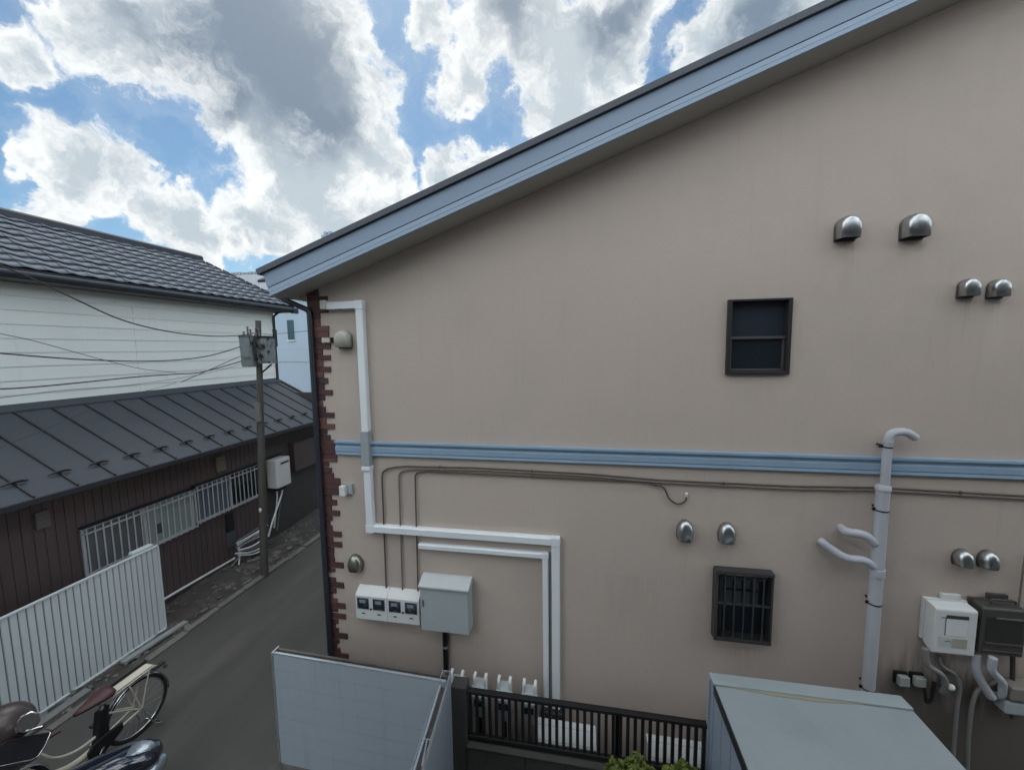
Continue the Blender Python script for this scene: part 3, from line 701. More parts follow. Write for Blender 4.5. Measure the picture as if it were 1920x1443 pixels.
pipe([(1868, 1277), (1832, 1292), (1822, 1320), (1815, 1380), (1812, 1470)], .017, GREYPIPE, 'dark grey hose curving down below the lilac pipes', y=YW-.06)
pipe([(1899, 1225), (1897, 1345)], .017, HEATERD, 'short brown conduit under the dark heater', y=YW-.04)
pipe([(1922, 1040), (1909, 1142)], .007, CABLEG, 'thin vertical conduit at the right edge above the dark heater', y=YW-.02)
def faucet():
    a = WY(1784, 1288, 3.88); r = thing('tap', 'small grey tap on the wall below the white heater', 'tap', a)
    MB().tube([a+Vector((0, .11, .01)), a], .013, 10).build('spout', GREYPIPE, r); MB().ball(a, .026, .022, .03, 12, 8).build('knob', WHITEB, r)
    MB().box(a.x+.01, a.x+.06, 3.95, 3.999, a.z-.07, a.z+.09).build('back_plate', GREYPIPE, r, bevel=.004)
faucet()
def cover(x0, x1, y0, y1, label):
    a = WY(x0, y0, 3.90); c = WY(x1, y1, 3.90)
    r = thing('pipe_cover', label, 'pipe cover', (a.x, YW, c.z), 'pale pipe covers beside the shed')
    MB().box(a.x, c.x, 3.925, 3.972, c.z, a.z).build('cover', mat('cover_pale', (.33, .34, .32), .5, var=.15, vs=12), r, bevel=.012, seg=3)
    MB().box(a.x-.008, c.x+.008, 3.974, 3.999, c.z-.008, a.z+.010).build('back_plate', BLACK, r, bevel=.004)
cover(1692, 1711, 1273, 1294, 'small pale pipe cover on the wall, farther left of the two by the shed')
cover(1722, 1742, 1275, 1295, 'small pale pipe cover with a drooping dark hose, nearer the white heater')
pipe([(1733, 1290), (1737, 1318), (1747, 1312), (1752, 1278)], .014, BLACK, 'black hose drooping from the right-hand pipe cover', y=3.93, rad=.05)
def edge_box():
    a = WY(1899, 1290, 3.85); r = thing('valve_box', 'pale box hanging at the far right edge below the dark heater', 'valve box', a)
    MB().box(a.x, a.x+.2, 3.85, 3.99, a.z-.12, a.z).build('lid', mat('valve_beige', (.19, .18, .15), .6), r, bevel=.012)
    MB().box(a.x-.01, a.x+.2, 3.87, 3.99, a.z-.27, a.z-.15).build('body', GREYBOX, r, bevel=.02)
edge_box()

# ------------------------------------------------------------------ things standing between wall and fence
def gas_meter(x, label, first=None):
    zt = 1.115; y = 3.76
    if first: return dup(first, (x, y, .35), label)
    r = thing('gas_meter', label, 'gas meter', (x, y, .35), 'gas meters behind the black railing')
    m = MB()
    for s_ in (-.06, .06): m.tube(fillet([(x+s_, y, .9), (x+s_, y, zt-.02), (x+s_, y+.05, zt), ], .02), .017, 10)
    m.build('pipe', WHITEB, r)
    m = MB(); m.prism([(x-.085, y-.06, .96), (x+.085, y-.06, .96), (x+.078, y+.05, 1.05), (x-.078, y+.05, 1.05)], (0, .0, .012)); m.build('top_plate', GREYBOX, r, bevel=.004)
    m = MB(); m.box(x-.085, x+.085, y-.07, y+.06, .70, .955); m.build('body', mat('meter_grey', (.30, .32, .32), .5, var=.15), r, bevel=.02, seg=3)
    MB().box(x-.05, x+.05, y-.075, y-.0705, .84, .91).build('dial', GLASSM, r)
    MB().tube([(x, y, .35), (x, y, .70)], .02, 10).build('stand', BLACK, r)
    return r
g1 = gas_meter(-1.33, 'grey gas meter behind the fence, half hidden by the slate panel')
gas_meter(-1.07, 'grey gas meter behind the railing, next to the concrete pillar', g1)
gas_meter(-.805, 'grey gas meter behind the railing, between two others', g1)
gas_meter(-.535, 'grey gas meter behind the railing, nearest the white ducts', g1)
def ac_unit(x0, x1, label, first=None, zt=1.0):
    y0, y1 = 3.60, 3.86
    if first: return dup(first, (x0, y0, .35), label)
    r = thing('outdoor_unit', label, 'air conditioner', (x0, y0, .35), 'air conditioner units behind the railing')
    MB().box(x0, x1, y0, y1, .40, zt).build('casing', WHITEB, r, bevel=.012, seg=3)
    MB().box(x0-.004, x1+.004, y0-.004, y1+.004, zt+.001, zt+.018).build('top_cover', WHITEB, r, bevel=.005)
    m = MB()
    for k in range(3): m.box(x0+.02, x1-.02, y0-.003, y0-.0005, .50+k*.17, .503+k*.17)
    m.build('front_seam', GREYBOX, r)
    m = MB(); m.box(x0+.08, x0+.13, y0+.03, y1-.03, .35, .399); m.box(x1-.13, x1-.08, y0+.03, y1-.03, .35, .399); m.build('foot', BLACK, r)
    return r
pa = WY(1003, 1345, 3.6); pb = WY(1118, 1372, 3.6); za = WY(1060, 1354, 3.86).z
ac1 = ac_unit(pa.x, pb.x, 'white air conditioner unit behind the railing below the white ducts', zt=za)
pc = WY(1221, 1372, 3.6)
ac_unit(pc.x, None, 'white air conditioner unit behind the railing, next to the grey shed', ac1)
m = MB(); m.box(xb2-.06, xb+.09, 3.87, 3.97, za-.02, za+.07); tag(m.build('pipe_bundle', BLACK, bevel=.02), 'black taped pipe bundle under the ends of the white ducts', 'pipe bundle')

# ------------------------------------------------------------------ black railing on a low block wall
def railing():
    y = 3.5; x0, x1 = -1.13, 2.2; zt, zb = 1.205, .72
    r = thing('railing_fence', 'black metal railing with close upright bars on a low block wall', 'fence', (x0, y, 0))
    MB().box(x0, x1, y-.025, y+.03, zt-.035, zt).build('top_rail', BLACK, r, bevel=.004)
    MB().box(x0, x1, y-.02, y+.02, zb-.045, zb).build('bottom_rail', BLACK, r, bevel=.004)
    m = MB(); k = 0
    while x0+.03+k*.0665 < x1:
        xx = x0+.03+k*.0665; k += 1
        m.box(xx-.0145, xx+.0145, y-.012, y+.012, zb+.001, zt-.036)
    m.build('bars', BLACK, r)
    for xx in (.35, 1.9): MB().box(xx-.03, xx+.03, y+.031, y+.07, .5, zt-.04).build('post', BLACK, r)
    m = MB(); rnd = random.Random(4)
    for j in range(4):
        for i in range(14):
            xx = x0+i*.39-(j % 2)*.19; xa_, xb_ = max(x0, xx), min(x1, xx+.385)
            if xb_ > xa_+.02: m.box(xa_, xb_, y-.06, y+.06, .008+j*.155, .008+j*.155+.151)
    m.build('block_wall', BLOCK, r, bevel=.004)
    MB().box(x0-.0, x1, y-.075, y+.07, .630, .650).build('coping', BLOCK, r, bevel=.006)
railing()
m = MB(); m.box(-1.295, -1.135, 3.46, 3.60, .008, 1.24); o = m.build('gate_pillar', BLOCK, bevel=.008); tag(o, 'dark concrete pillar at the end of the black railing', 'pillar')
m = MB(); rnd = random.Random(1)
for k in range(3): pass
# ------------------------------------------------------------------ slate panel fence (two leaves)
def panel_fence():
    r = thing('panel_fence', 'slate blue panel fence leaf with horizontal grooves facing the alley', 'fence', (-3.25, 3.42, 0))
    z0, z1 = .10, 1.39; A = Vector((-3.25, 3.415, 0)); B = Vector((-1.30, 3.36, 0)); e = (B-A).normalized(); n = Vector((e.y, -e.x, 0))
    L = (B-A).length
    m = MB(); rnd = random.Random(3); nb = 7; hh = (z1-z0)/nb
    for j in range(nb):
        cuts = [0, 1.28, L] if j in (3, 4, 5) else ([0, .90, L] if j in (4, 5) else [0, L])
        for a, c in zip(cuts, cuts[1:]):
            p = A+e*((a+c)/2)+n*.0; m.obox(p+Vector((0, 0, z0+hh*(j+.5))), e*((c-a)/2-.0012), n*.018, Vector((0, 0, hh/2-.0028)))
    m.obox((A+B)/2+Vector((0, 0, (z0+z1)/2))-n*.0015, e*(L/2-.002), n*.0155, Vector((0, 0, (z1-z0)/2-.002)))
    m.build('panel', PANEL, r)
    m = MB(); m.obox((A+B)/2+Vector((0, 0, z1+.004))+n*.013, e*(L/2+.008), n*.006, Vector((0, 0, .008))); m.obox(A-e*.010-n*.025+Vector((0, 0, (z0+z1)/2+.006)), e*.008, n*.05, Vector((0, 0, (z1-z0)/2+.006))); m.build('trim', ALU, r, bevel=.002)
    m = MB(); m.obox((A+B)/2-n*.055+Vector((0, 0, (z0+z1)/2)), e*(L/2), n*.012, Vector((0, 0, (z1-z0)/2))); m.obox((A+B)/2-n*.03+Vector((0, 0, z1-.03)), e*(L/2-.01), n*.03, Vector((0, 0, .01)))
    m.build('back_frame', ALUDARK, r)
    m = MB(); m.obox((A+B)/2-n*.02+Vector((0, 0, .054)), e*(L/2-.02), n*.04, Vector((0, 0, .045))); m.build('base', CONCRETE, r, bevel=.008)
    # return leaf towards the viewer's side
    r2 = thing('panel_fence', 'slate blue return leaf of the panel fence with open channel along its top', 'fence', (-1.3, 3.4, 0))
    A = Vector((-1.285, 3.47, 0)); B = Vector((-1.04, .9, 0)); e = (B-A).normalized(); n = Vector((-e.y, e.x, 0)); L = (B-A).length
    z1 = 1.40
    m = MB(); m.obox((A+B)/2-n*.012+Vector((0, 0, (z0+z1)/2-.02)), e*(L/2), n*.010, Vector((0, 0, (z1-z0)/2-.02))); m.obox((A+B)/2-n*.078+Vector((0, 0, (z0+z1)/2-.02)), e*(L/2), n*.010, Vector((0, 0, (z1-z0)/2-.02)))
    m.build('panel', PANEL, r2, bevel=.003)
    m = MB(); m.obox((A+B)/2-n*.045+Vector((0, 0, z1-.075)), e*(L/2), n*.022, Vector((0, 0, .006))); m.build('channel', ALUDARK, r2)
    m = MB()
    for s_ in (-.004, -.085): m.obox((A+B)/2+n*s_+Vector((0, 0, z1-.006)), e*(L/2+.003), n*.004, Vector((0, 0, .010)))
    m.obox(A-n*.045-e*.004+Vector((0, 0, z1-.03)), e*.004, n*.045, Vector((0, 0, .03)))
    m.build('trim', ALU, r2, bevel=.0015)
    m = MB()
    for t_ in (.32, .48, .66, .78): m.obox(A+e*(L*t_*.8)-n*.045+Vector((0, 0, z1-.045)), e*.006, n*.034, Vector((0, 0, .012)))
    q = A+e*.78-n*.03; m.obox(q+Vector((0, 0, z1-.03)), e*.10+n*.01, n*.006, Vector((0, 0, .012)))
    m.build('bracket', ALU, r2)
panel_fence()

# ------------------------------------------------------------------ grey storage shed
def shed():
    x0, x1, y0, y1, zt = 1.125, 2.60, .7, 3.50, 1.69
    r = thing('storage_shed', 'grey metal storage shed with flat top in the foreground', 'shed', ((x0+x1)/2, (y0+y1)/2, 0))
    m = MB(); m.box(x0+.012, x1-.012, y0+.012, y1-.012, .05, zt-.045)
    for k in range(14):
        yy = y0+.1+k*.2; m.box(x0+.006, x0+.011, yy, yy+.1, .08, zt-.06)
    m.build('body', SHEDSIDE, r)
    m = MB(); m.prism([(x0, y0, zt-.05), (x0, y1-.125, zt-.02), (x0, y1-.125, zt-.002), (x0, y0, zt-.03)], (x1-x0, 0, 0)); m.build('roof', SHEDTOP, r, bevel=.006)
    m = MB(); m.prism([(x0-.004, y1-.12, zt-.03), (x0-.004, y1+.01, zt-.03), (x0-.004, y1+.01, zt+.005), (x0-.004, y1-.12, zt+.012)], (x1-x0+.008, 0, 0)); m.build('back_cap', mat('shed_cap', (.33, .385, .40), .4, .1), r, bevel=.004)
    m = MB(); m.prism([(x0+.02, y1-.122, zt-.0015), (x1-.3, y1-.122, zt-.0015), (x0+.8, y1-.16, zt-.0005), (x0+.45, y1-.155, zt-.0005)], (0, 0, .003)); m.build('sand_streak', SHEDEDGE, r)
    m = MB(); m.box(x0-.006, x0+.006, y0, y1-.125, zt-.075, zt-.0); m.build('edge_trim', SEAM, r)
    m = MB(); m.box(x0-.012, x0+.005, y1-.03, y1+.012, .05, zt-.032); m.build('corner_post', mat('shed_post', (.28, .33, .38), .4), r, bevel=.003)
    MB().box(x0+.02, x1-.02, y0+.02, y1-.02, .008, .049).build('base', BLOCK, r)
shed()

# ------------------------------------------------------------------ shrub by the railing
def shrub(cx, cy, z, n, rx, ry, rz, label, seed):
    rnd = random.Random(seed); r = thing('shrub', label, 'plant', (cx, cy, 0), 'green shrubs at the foot of the railing')
    s_ = MB(); lf = MB()
    for _ in range(16):
        a = rnd.uniform(0, 6.28); q = rnd.uniform(.2, 1)
        s_.tube([(cx+.05*math.cos(a), cy+.05*math.sin(a), .02), (cx+.5*q*rx*math.cos(a), cy+.5*q*ry*math.sin(a), z*.6), (cx+q*rx*math.cos(a), cy+q*ry*math.sin(a), z)], [.008, .006, .003], 5)
    for _ in range(n):
        while True:
            p = Vector((rnd.uniform(-1, 1), rnd.uniform(-1, 1), rnd.uniform(-1, 1)))
            if .25 < p.length < 1: break
        bump = 1+.25*math.sin(p.x*7+seed)+.2*math.sin(p.y*9)
        c = Vector((cx+p.x*rx, cy+p.y*ry, z-rz*.4+p.z*rz*bump*.9)); L = rnd.uniform(.018, .04)
        q = Matrix.Rotation(rnd.uniform(0, 6.28), 3, 'Z') @ Matrix.Rotation(rnd.uniform(-.9, .9), 3, 'X') @ Matrix.Rotation(rnd.uniform(-.6, .6), 3, 'Y')
        pts = [q @ Vector(v)*L for v in ((0, -1, 0), (.42, -.1, .1), (.3, .55, .05), (0, 1, -.1), (-.3, .55, .05), (-.42, -.1, .1))]
        lf.add([c+v for v in pts], [(0, 1, 2, 3), (0, 3, 4, 5)])
    s_.build('stem', STEM, r); lf.build('foliage', LEAF, r, fixn=False)
shrub(.45, 3.25, .88, 1900, .26, .11, .20, 'bright green leafy shrub in front of the railing, left clump', 1)
shrub(.88, 3.27, .90, 1500, .20, .10, .17, 'bright green leafy shrub in front of the railing beside the shed', 2)

# ================================================================== unseen house at the viewpoint, added and sized to shade the beige wall
nh = thing('shade_house', 'plain two-storey house added unseen behind the viewer to shade the beige gable wall', 'house', (4, -1.3, 0))
MB().box(-2.9, 13, -9, -1.3, 0, 7.4).build('wall', mat('shade_house_wall', (.13, .125, .12), .9, var=.1), nh)
b = MB(); b.prism([(-3.3, -.95, 7.41), (-3.3, -5, 9.0), (-3.3, -9.3, 7.41)], (16.7, 0, 0)); b.build('roof', ROOFEDGE, nh)

# ================================================================== BROWN AND CREAM HOUSE ACROSS THE ALLEY
XW = -7.40; XE2 = -7.0; ZE = 2.75; XJ = -9.0; ZJ = 3.74
Y0, Y1 = -4.0, 10.36
lh = thing('brown_house', 'older house with brown metal ground floor, cream upper floor and dark roofs', 'house', (XW, 5, 0))
def corrug(b, x, y0, y1, z0, z1, period, depth, groove, face=1):
    pts = []; y = y0
    while y < y1:
        for dy, dx in ((0, 0), (period-groove*2, 0), (period-groove*1.6, -depth), (period-groove*.4, -depth)): 
            if y+dy <= y1: pts.append((x+dx*face, y+dy))
        y += period
    pts.append((x, y1)); n = len(pts)
    b.add([(px, py, z0) for px, py in pts]+[(px, py, z1) for px, py in pts], [(i, i+1, n+i+1, n+i) for i in range(n-1)])
b = MB(); corrug(b, XW, Y0, 7.7, .0, 2.62, .115, .009, .007); b.build('ground_floor_wall', LWALL, lh)
b = MB(); b.box(XW-.1, XW-.004, 7.7, Y1-.05, 0, 2.62); b.box(XJ+.1, XW-.1, Y1-.15, Y1-.05, 0, 3.4); b.build('ground_floor_wall', LWALL2, lh)
# lean-to metal roof: slab with standing seams
tS = (ZJ-ZE)/(XE2-XJ)
def zr(x): return ZE+(XE2-x)*tS
b = MB(); b.prism([(XE2, Y0, ZE-.03), (XE2, Y0, ZE), (XJ, Y0, ZJ), (XJ, Y0, ZJ-.03)], (0, Y1-Y0, 0))
lr = b.build('metal_roof', METALROOF, lh)
b = MB(); ys = []
yk = WX(278, 870, XE2).y; pitch_ = .455
ys = [yk+pitch_*k for k in range(-14, 18)]
for y in ys:
    if Y0+.1 < y < Y1-.05: b.prism([(XE2-.01, y-.011, zr(XE2-.01)-.001), (XE2-.01, y+.011, zr(XE2-.01)-.001), (XE2-.01, y+.011, zr(XE2-.01)+.026), (XE2-.01, y-.011, zr(XE2-.01)+.026)], (XJ-XE2+.03, 0, (XE2-XJ-.03)*tS))
b.prism([(XE2+.02, Y1-.02, ZE-.04), (XE2+.02, Y1+.04, ZE-.04), (XE2+.02, Y1+.04, ZE+.04), (XE2+.02, Y1-.02, ZE+.04)], (XJ-XE2-.02, 0, (XE2-XJ)*tS))
b.build('standing_seam', SEAM, lr)
b = MB(); b.prism([(XJ+.10, Y0, zr(XJ+.10)+.004), (XJ+.10, Y0, zr(XJ+.1)+.03), (XJ, Y0, ZJ+.085), (XJ, Y0, ZJ)], (0, Y1-Y0, 0)); b.build('roof_flashing', mat('flashing', (.04, .045, .055), .45), lh)
b = MB(); b.box(XE2-.002, XE2+.03, Y0, Y1, ZE-.075, ZE-.004); b.box(XW-.1, XE2-.003, Y0, Y1, ZE-.09, ZE-.035); b.build('eave', RIDGE, lh)
for y in ys:
    if 2.2 < y < Y1-.1:
        x = XE2-.30; z = zr(x); m = MB()
        m.tube([(x-.012, y-.13, z+.035), (x, y-.06, z+.055), (x+.004, y, z+.06), (x, y+.06, z+.055), (x-.012, y+.13, z+.035)], [.008, .019, .021, .019, .008], 8); m.tube([(x, y, z+.01), (x, y, z+.05)], .010, 6)
        m.build('snow_guard', SEAM, lr)
# upper floor
b = MB(); zt_ = 5.78
nlap = 9; zl0 = ZJ+.0
for k in range(nlap):
    za = zl0+(zt_-zl0)*k/nlap; zb = zl0+(zt_-zl0)*(k+1)/nlap
    b.prism([(XJ-.15, Y0, za), (XJ+.001+.006, Y0, za), (XJ-.006, Y0, zb-.001), (XJ-.15, Y0, zb-.001)], (0, 10.33-Y0, 0))
for y in (6.6, 3.2): b.box(XJ-.01, XJ+.0065, y, y+.01, zl0, zt_-.2)
b.build('upper_wall', UWALL, lh)
b = MB(); b.box(XJ-4, XJ-.16, 10.2, 10.33, 0, zt_); b.build('side_wall', UWALL, lh)
b = MB(); b.tube([(XJ+.03, 10.30, ZJ), (XJ+.03, 10.30, 5.62), (XJ+.12, 10.36, 5.74), (XJ+.36, 10.45, 5.83)], .035, 8); b.box(XJ-.01, XJ+.06, 10.26, 10.36, 4.75, 5.25); b.build('downpipe', DARKMETAL, lh)
EX, EZ, EY = -8.6, 5.93, 10.73; RX, RZ = -10.17, 7.08; RY = EY-(EX-RX)
ts2 = (RZ-EZ)/(EX-RX)
b = MB()                                                      # glazed pantiles, course by course
nc = 10; cw = .285; ny_sub = 8
for j in range(nc):
    d0 = (EX-RX)*j/nc-.03; d1 = (EX-RX)*(j+1)/nc+.02
    y = Y0 + (j % 2)*cw*.0
    yend = EY-(d0+d1)/2
    k = 0; rt_ = random.Random(j)
    while Y0+k*cw < EY-d0:
        vs = []; jit = rt_.uniform(-.004, .004)
        for i in range(ny_sub+1):
            fr_ = i/ny_sub; yy = Y0+k*cw+fr_*(cw-.004)
            wv = .012*math.cos(math.pi*min(1, fr_/.62)) if fr_ < .62 else -.012+.016*math.sin(math.pi/2*(fr_-.62)/.38)
            for (d, lift) in ((d0, .052), ((d0+d1)/2, .035), (d1, .018)):
                vs.append((EX-d, min(yy, EY-d+.01), EZ+d*ts2+lift+wv+jit))
        b.add(vs, [(i*3+q, i*3+q+1, (i+1)*3+q+1, (i+1)*3+q) for i in range(ny_sub) for q in range(2)], True)
        k += 1
b.build('tile_roof', TILE, lh, fixn=False).modifiers.new('thickness', 'SOLIDIFY').thickness = .014
b = MB(); b.prism([(EX, Y0, EZ-.06), (EX, Y0, EZ+.012), (RX, Y0, RZ+.01), (RX, Y0, RZ-.06)], (0, RY-Y0, 0))
b.add([(EX, EY, EZ+.01), (RX, RY, RZ+.01), (RX-1.6, EY, EZ+.01), (EX, EY, EZ-.06), (RX-1.6, EY, EZ-.06), (EX, RY, EZ-.06), (EX, RY, EZ+.012), (RX, RY, RZ+.008)], [(0, 1, 2), (0, 2, 4, 3), (6, 0, 7), (5, 3, 0, 6)])
b.prism([(RX, Y0, RZ+.01), (RX, Y0, RZ-.06), (RX-1.6, Y0, EZ-.06), (RX-1.6, Y0, EZ)], (0, EY-Y0-1.5, 0))
b.build('roof_deck', RIDGE, lh)
b = MB(); b.prism([(RX+.11, Y0, RZ-.03), (RX+.10, Y0, RZ+.09), (RX+.04, Y0, RZ+.13), (RX-.04, Y0, RZ+.13), (RX-.1, Y0, RZ+.09), (RX-.11, Y0, RZ-.03)], (0, RY+.08-Y0, 0))
n_ = 13
for k in range(n_):
    p = Vector((RX, RY, RZ+.03)).lerp(Vector((EX+.02, EY+.02, EZ+.06)), (k+.5)/n_); e = (Vector((EX, EY, EZ))-Vector((RX, RY, RZ))).normalized()
    b.obox(p, e*.085, Vector((e.y, -e.x, 0)).normalized()*.06, Vector((0, 0, .03+.006*(k % 2))))
b.build('ridge_cap', RIDGE, lh, bevel=.01)
b = MB(); b.box(EX-.42, EX-.01, Y0, EY-.05, EZ-.16, EZ-.075); b.box(EX-.02, EX+.005, Y0, EY, EZ-.17, EZ-.02); b.box(XJ-3, EX-.02, 10.34, EY, EZ-.16, EZ-.08)
b.build('soffit', mat('soffit_dark', (.085, .085, .082), .7), lh)
b = MB(); b.tube([(EX+.05, Y0, EZ-.06), (EX+.05, EY+.02, EZ-.09)], .05, 10); b.box(EX-.02, EX+.09, EY-.15, EY+.06, EZ-.19, EZ-.03); b.build('gutter', DARKMETAL, lh)
# ground floor windows with bar grilles
def grille_window(y0, y1, z0, z1, panes, first_open=None):
    fr = MB(); t_ = .035
    fr.box(XW-.03, XW+.03, y0, y0+t_, z0, z1); fr.box(XW-.03, XW+.03, y1-t_, y1, z0, z1); fr.box(XW-.03, XW+.035, y0+t_, y1-t_, z0, z0+t_); fr.box(XW-.03, XW+.035, y0+t_, y1-t_, z1-t_, z1)
    ym = (y0+y1)/2; fr.box(XW-.02, XW+.028, ym-.025, ym+.025, z0+t_, z1-t_)
    w = fr.build('window', GRILLE, lh, bevel=.003)
    for (a, c, m) in ((y0+t_, ym-.025, panes[0]), (ym+.025, y1-t_, panes[1])): MB().box(XW+.004, XW+.010, a, c, z0+t_, z1-t_).build('pane', m, w)
    g = MB(); xg = XW+.10; k = int((y1-y0)/.105)
    for i in range(k+1):
        yy = y0+.015+(y1-y0-.03)*i/k; g.box(xg-.006, xg+.006, yy-.007, yy+.007, z0-.0, z1+.01)
    for zz in (z0+.02, z1-.08): g.box(xg-.020, xg-.0065, y0, y1, zz-.011, zz+.011)
    for yy in (y0+.01, ym, y1-.01):
        for zz in (z0+.02, z1-.08): g.box(XW-.01, xg-.020, yy-.008, yy+.008, zz-.008, zz+.008)
    g.build('grille', GRILLE, w)
    MB().box(XW-.03, XW+.075, y0-.02, y1+.02, z1+.002, z1+.03).build('lintel', SEAM, w)
    return w
w1 = grille_window(4.42, 6.13, 1.25, 2.0, (FROST, FROSTG))
MB().box(XW+.0102, XW+.0135, 5.46, 5.54, 1.42, 1.60).build('sticker', mat('fr_dark', (.05, .07, .07), .5), w1)
grille_window(6.15, 7.73, 1.29, 2.03, (mat('blue_frost', (.11, .125, .155), .35, var=.3, vs=4), GLASSD))
def vent_cover(a, c, m):
    p = WX(*a, XW+.05); q = WX(*c, XW+.05); mm = MB(); mm.box(XW+.006, XW+.05, p.y, q.y, q.z, p.z)
    o = mm.build('vent_cover', m, lh, bevel=.006)
    mm = MB()
    for k in range(3):
        z = q.z+(p.z-q.z)*(k+.7)/4; mm.box(XW+.051, XW+.058, p.y+.015, q.y-.015, z-.012, z+.004)
    mm.build('louver', mat('vent_louver', (.16, .15, .13), .6), o)
vent_cover((66, 962), (97, 985), mat('vent_beige', (.13, .125, .11), .6)); vent_cover((405, 858), (425, 880), mat('vent_tan', (.17, .15, .10), .6))
b = MB(); b.box(XW+.001, XW+.14, 8.72, Y1-.1, 1.52, 2.24); o = b.build('shutter_case', LWALL, lh, bevel=.004); MB().box(XW+.0, XW+.16, 8.70, Y1-.1, 2.242, 2.27).build('top_flashing', LWALL2, o)
b = MB(); b.box(XW+.001, XW+.02, 6.76, 6.97, .44, .80); b.build('grey_board', mat('grey_board', (.075, .08, .08), .6), lh, bevel=.003)
b = MB(); b.box(XW+.001, XW+.03, 6.78, 6.96, .81, 1.19); b.build('hatch', BLACK, lh, bevel=.003)

# water heater on the brown house
def heater2():
    xf = XW+.30; tl = WX(517, 862, xf); tr = WX(544, 856, xf); bl = WX(518, 918, xf); br = WX(545, 905, xf)
    y0, y1 = tl.y, tr.y; z1 = (tl.z+tr.z)/2; z0 = (bl.z+br.z)/2; pass
    r = thing('water_heater', 'white gas water heater on the brown house across the alley', 'water heater', (XW, y0, z0))
    m = MB(); m.prism([(XW+.02, y0, z0), (xf-.02, y0, z0), (xf, y0+.03, z0), (xf, y1-.03, z0), (xf-.02, y1, z0), (XW+.02, y1, z0)], (0, 0, z1-z0)); m.build('casing', WHITEB, r, bevel=.012, seg=3)
    MB().box(xf+.0005, xf+.006, y0+(y1-y0)*.3, y1-.06, z1-.125, z1-.085).build('exhaust_slot', BLACK, r)
    MB().box(XW+.001, XW+.019, y0-.05, y1+.04, z0-.05, z1+.06).build('back_plate', BLACK, r)
    m = MB(); ym = (y0+y1)/2
    m.tube(fillet([(XW+.14, ym-.08, z0), (XW+.14, ym-.08, z0-.25), (XW+.1, ym-.16, z0-.8), (XW+.06, ym-.16, z0-1.0)], .1), .017, 8); m.build('pipe', WHITE, r)
    m = MB(); m.tube(fillet([(XW+.16, ym+.08, z0), (XW+.16, ym+.06, z0-.2), (XW+.2, ym-.35, z0-.75), (XW+.2, ym-.5, z0-1.05)], .1), .02, 8); m.build('pipe', WHITE, r)
    m = MB(); m.tube(fillet([(XW+.16, ym+.12, z0), (XW+.12, ym+.05, z0-.35), (XW+.08, ym-.1, z0-1.1)], .1), .012, 8); m.build('hose', GREYPIPE, r)
    m = MB(); m.box(XW+.06, xf-.06, y0+.1, y1-.1, z0-.10, z0-.001); m.build('pipe_cover', BLACK, r, bevel=.01)
heater2()
# white drain pipe along the wall foot, pipe bundle near the pole
p0, p1 = WX(300, 1127, XW+.06), WX(440, 1046, XW+.06)
tag(MB().tube([p0, p1], .022, 8).build('drain_pipe', WHITE), 'thin white pipe lying along the foot of the brown wall', 'pipe')
def bundle():
    r = thing('pipe_bundle', 'tangle of white insulated pipes on the ground behind the utility pole', 'pipe bundle', (-7.15, 7.1, .15))
    rnd = random.Random(8)
    for k in range(9):
        a = WX(444+rnd.uniform(-3, 6), 1015+k*3.2, -7.15); c = WX(494+rnd.uniform(-2, 8), 978+k*6, -7.1)
        mid = a.lerp(c, .5)+Vector((rnd.uniform(-.05, .05), 0, rnd.uniform(-.10, .0)))
        MB().tube(fillet([a, mid, c], .2, 6), rnd.uniform(.010, .02), 7).build('pipe', WHITE if k % 3 else GREYPIPE, r)
    a = WX(446, 1018, -7.15); c = WX(448, 1058, -7.15); MB().tube([a, a.lerp(c, .5)+Vector((0, .04, 0)), c], .016, 7).build('pipe', WHITE, r)
    a = WX(448, 1044, -7.15); c = WX(434, 1062, -7.2); MB().tube([a, c], .014, 7).build('pipe', GREYPIPE, r)
bundle()
# ------------------------------------------------------------------ white corrugated sheet fence
def sheet_fence():
    x = -6.8; y0, y1 = -1.5, 5.0; z0, z1 = .07, 1.47
    r = thing('sheet_fence', 'white ribbed metal sheet fence in front of the brown house', 'fence', (x, y1, 0))
    b = MB(); corrug(b, x, y0, y1, z0, z1, .0765, .014, .010); b.build('sheet', SHEET, r)
    b = MB(); y = y0
    while y < y1:
        if y+.0765 <= y1: b.box(x-.0135, x-.0115, y+.0765-.0155, y+.0765-.0045, z0+.005, z1-.005)
        y += .0765
    b.build('groove', SHEETD, r)
    MB().box(x-.03, x+.012, y0, y1+.01, z1+.001, z1+.028).build('top_rail', SHEET, r, bevel=.004)
    MB().box(x-.02, x+.016, y0, y1+.01, z0-.03, z0-.001).build('bottom_rail', SHEET, r, bevel=.004)
    MB().box(x-.03, x+.008, y1+.001, y1+.022, z0, z1+.0).build('end_post', SHEET, r, bevel=.003)
    b = MB()
    for y in (4.7, 3.1, 1.3): b.box(x-.09, x-.03, y-.03, y+.03, .0, z1-.02)
    b.build('post', GREYBOX, r)
    b = MB(); b.box(x-.10, x+.0, 4.66, 4.95, z1+.029, z1+.075); b.build('corner_cap', SHEET, r, bevel=.006)
    return r
sheet_fence()
tag(MB().obox((-6.66, 4.75, .05), Vector((.03, .45, 0)), Vector((.05, 0, 0)), Vector((0, 0, .02))).build('board', mat('board_grey', (.24, .255, .26), .7, var=.3, vs=8), bevel=.005), 'pale board lying on the ground at the corner of the white fence', 'board')
tag(MB().obox((-6.62, 3.45, .05), Vector((-.01, .40, 0)), Vector((.06, 0, 0)), Vector((0, 0, .018))).build('board', mat('board_grey2', (.17, .175, .17), .7, var=.35, vs=8), bevel=.005), 'pale board lying along the foot of the white fence near the bicycle', 'board')
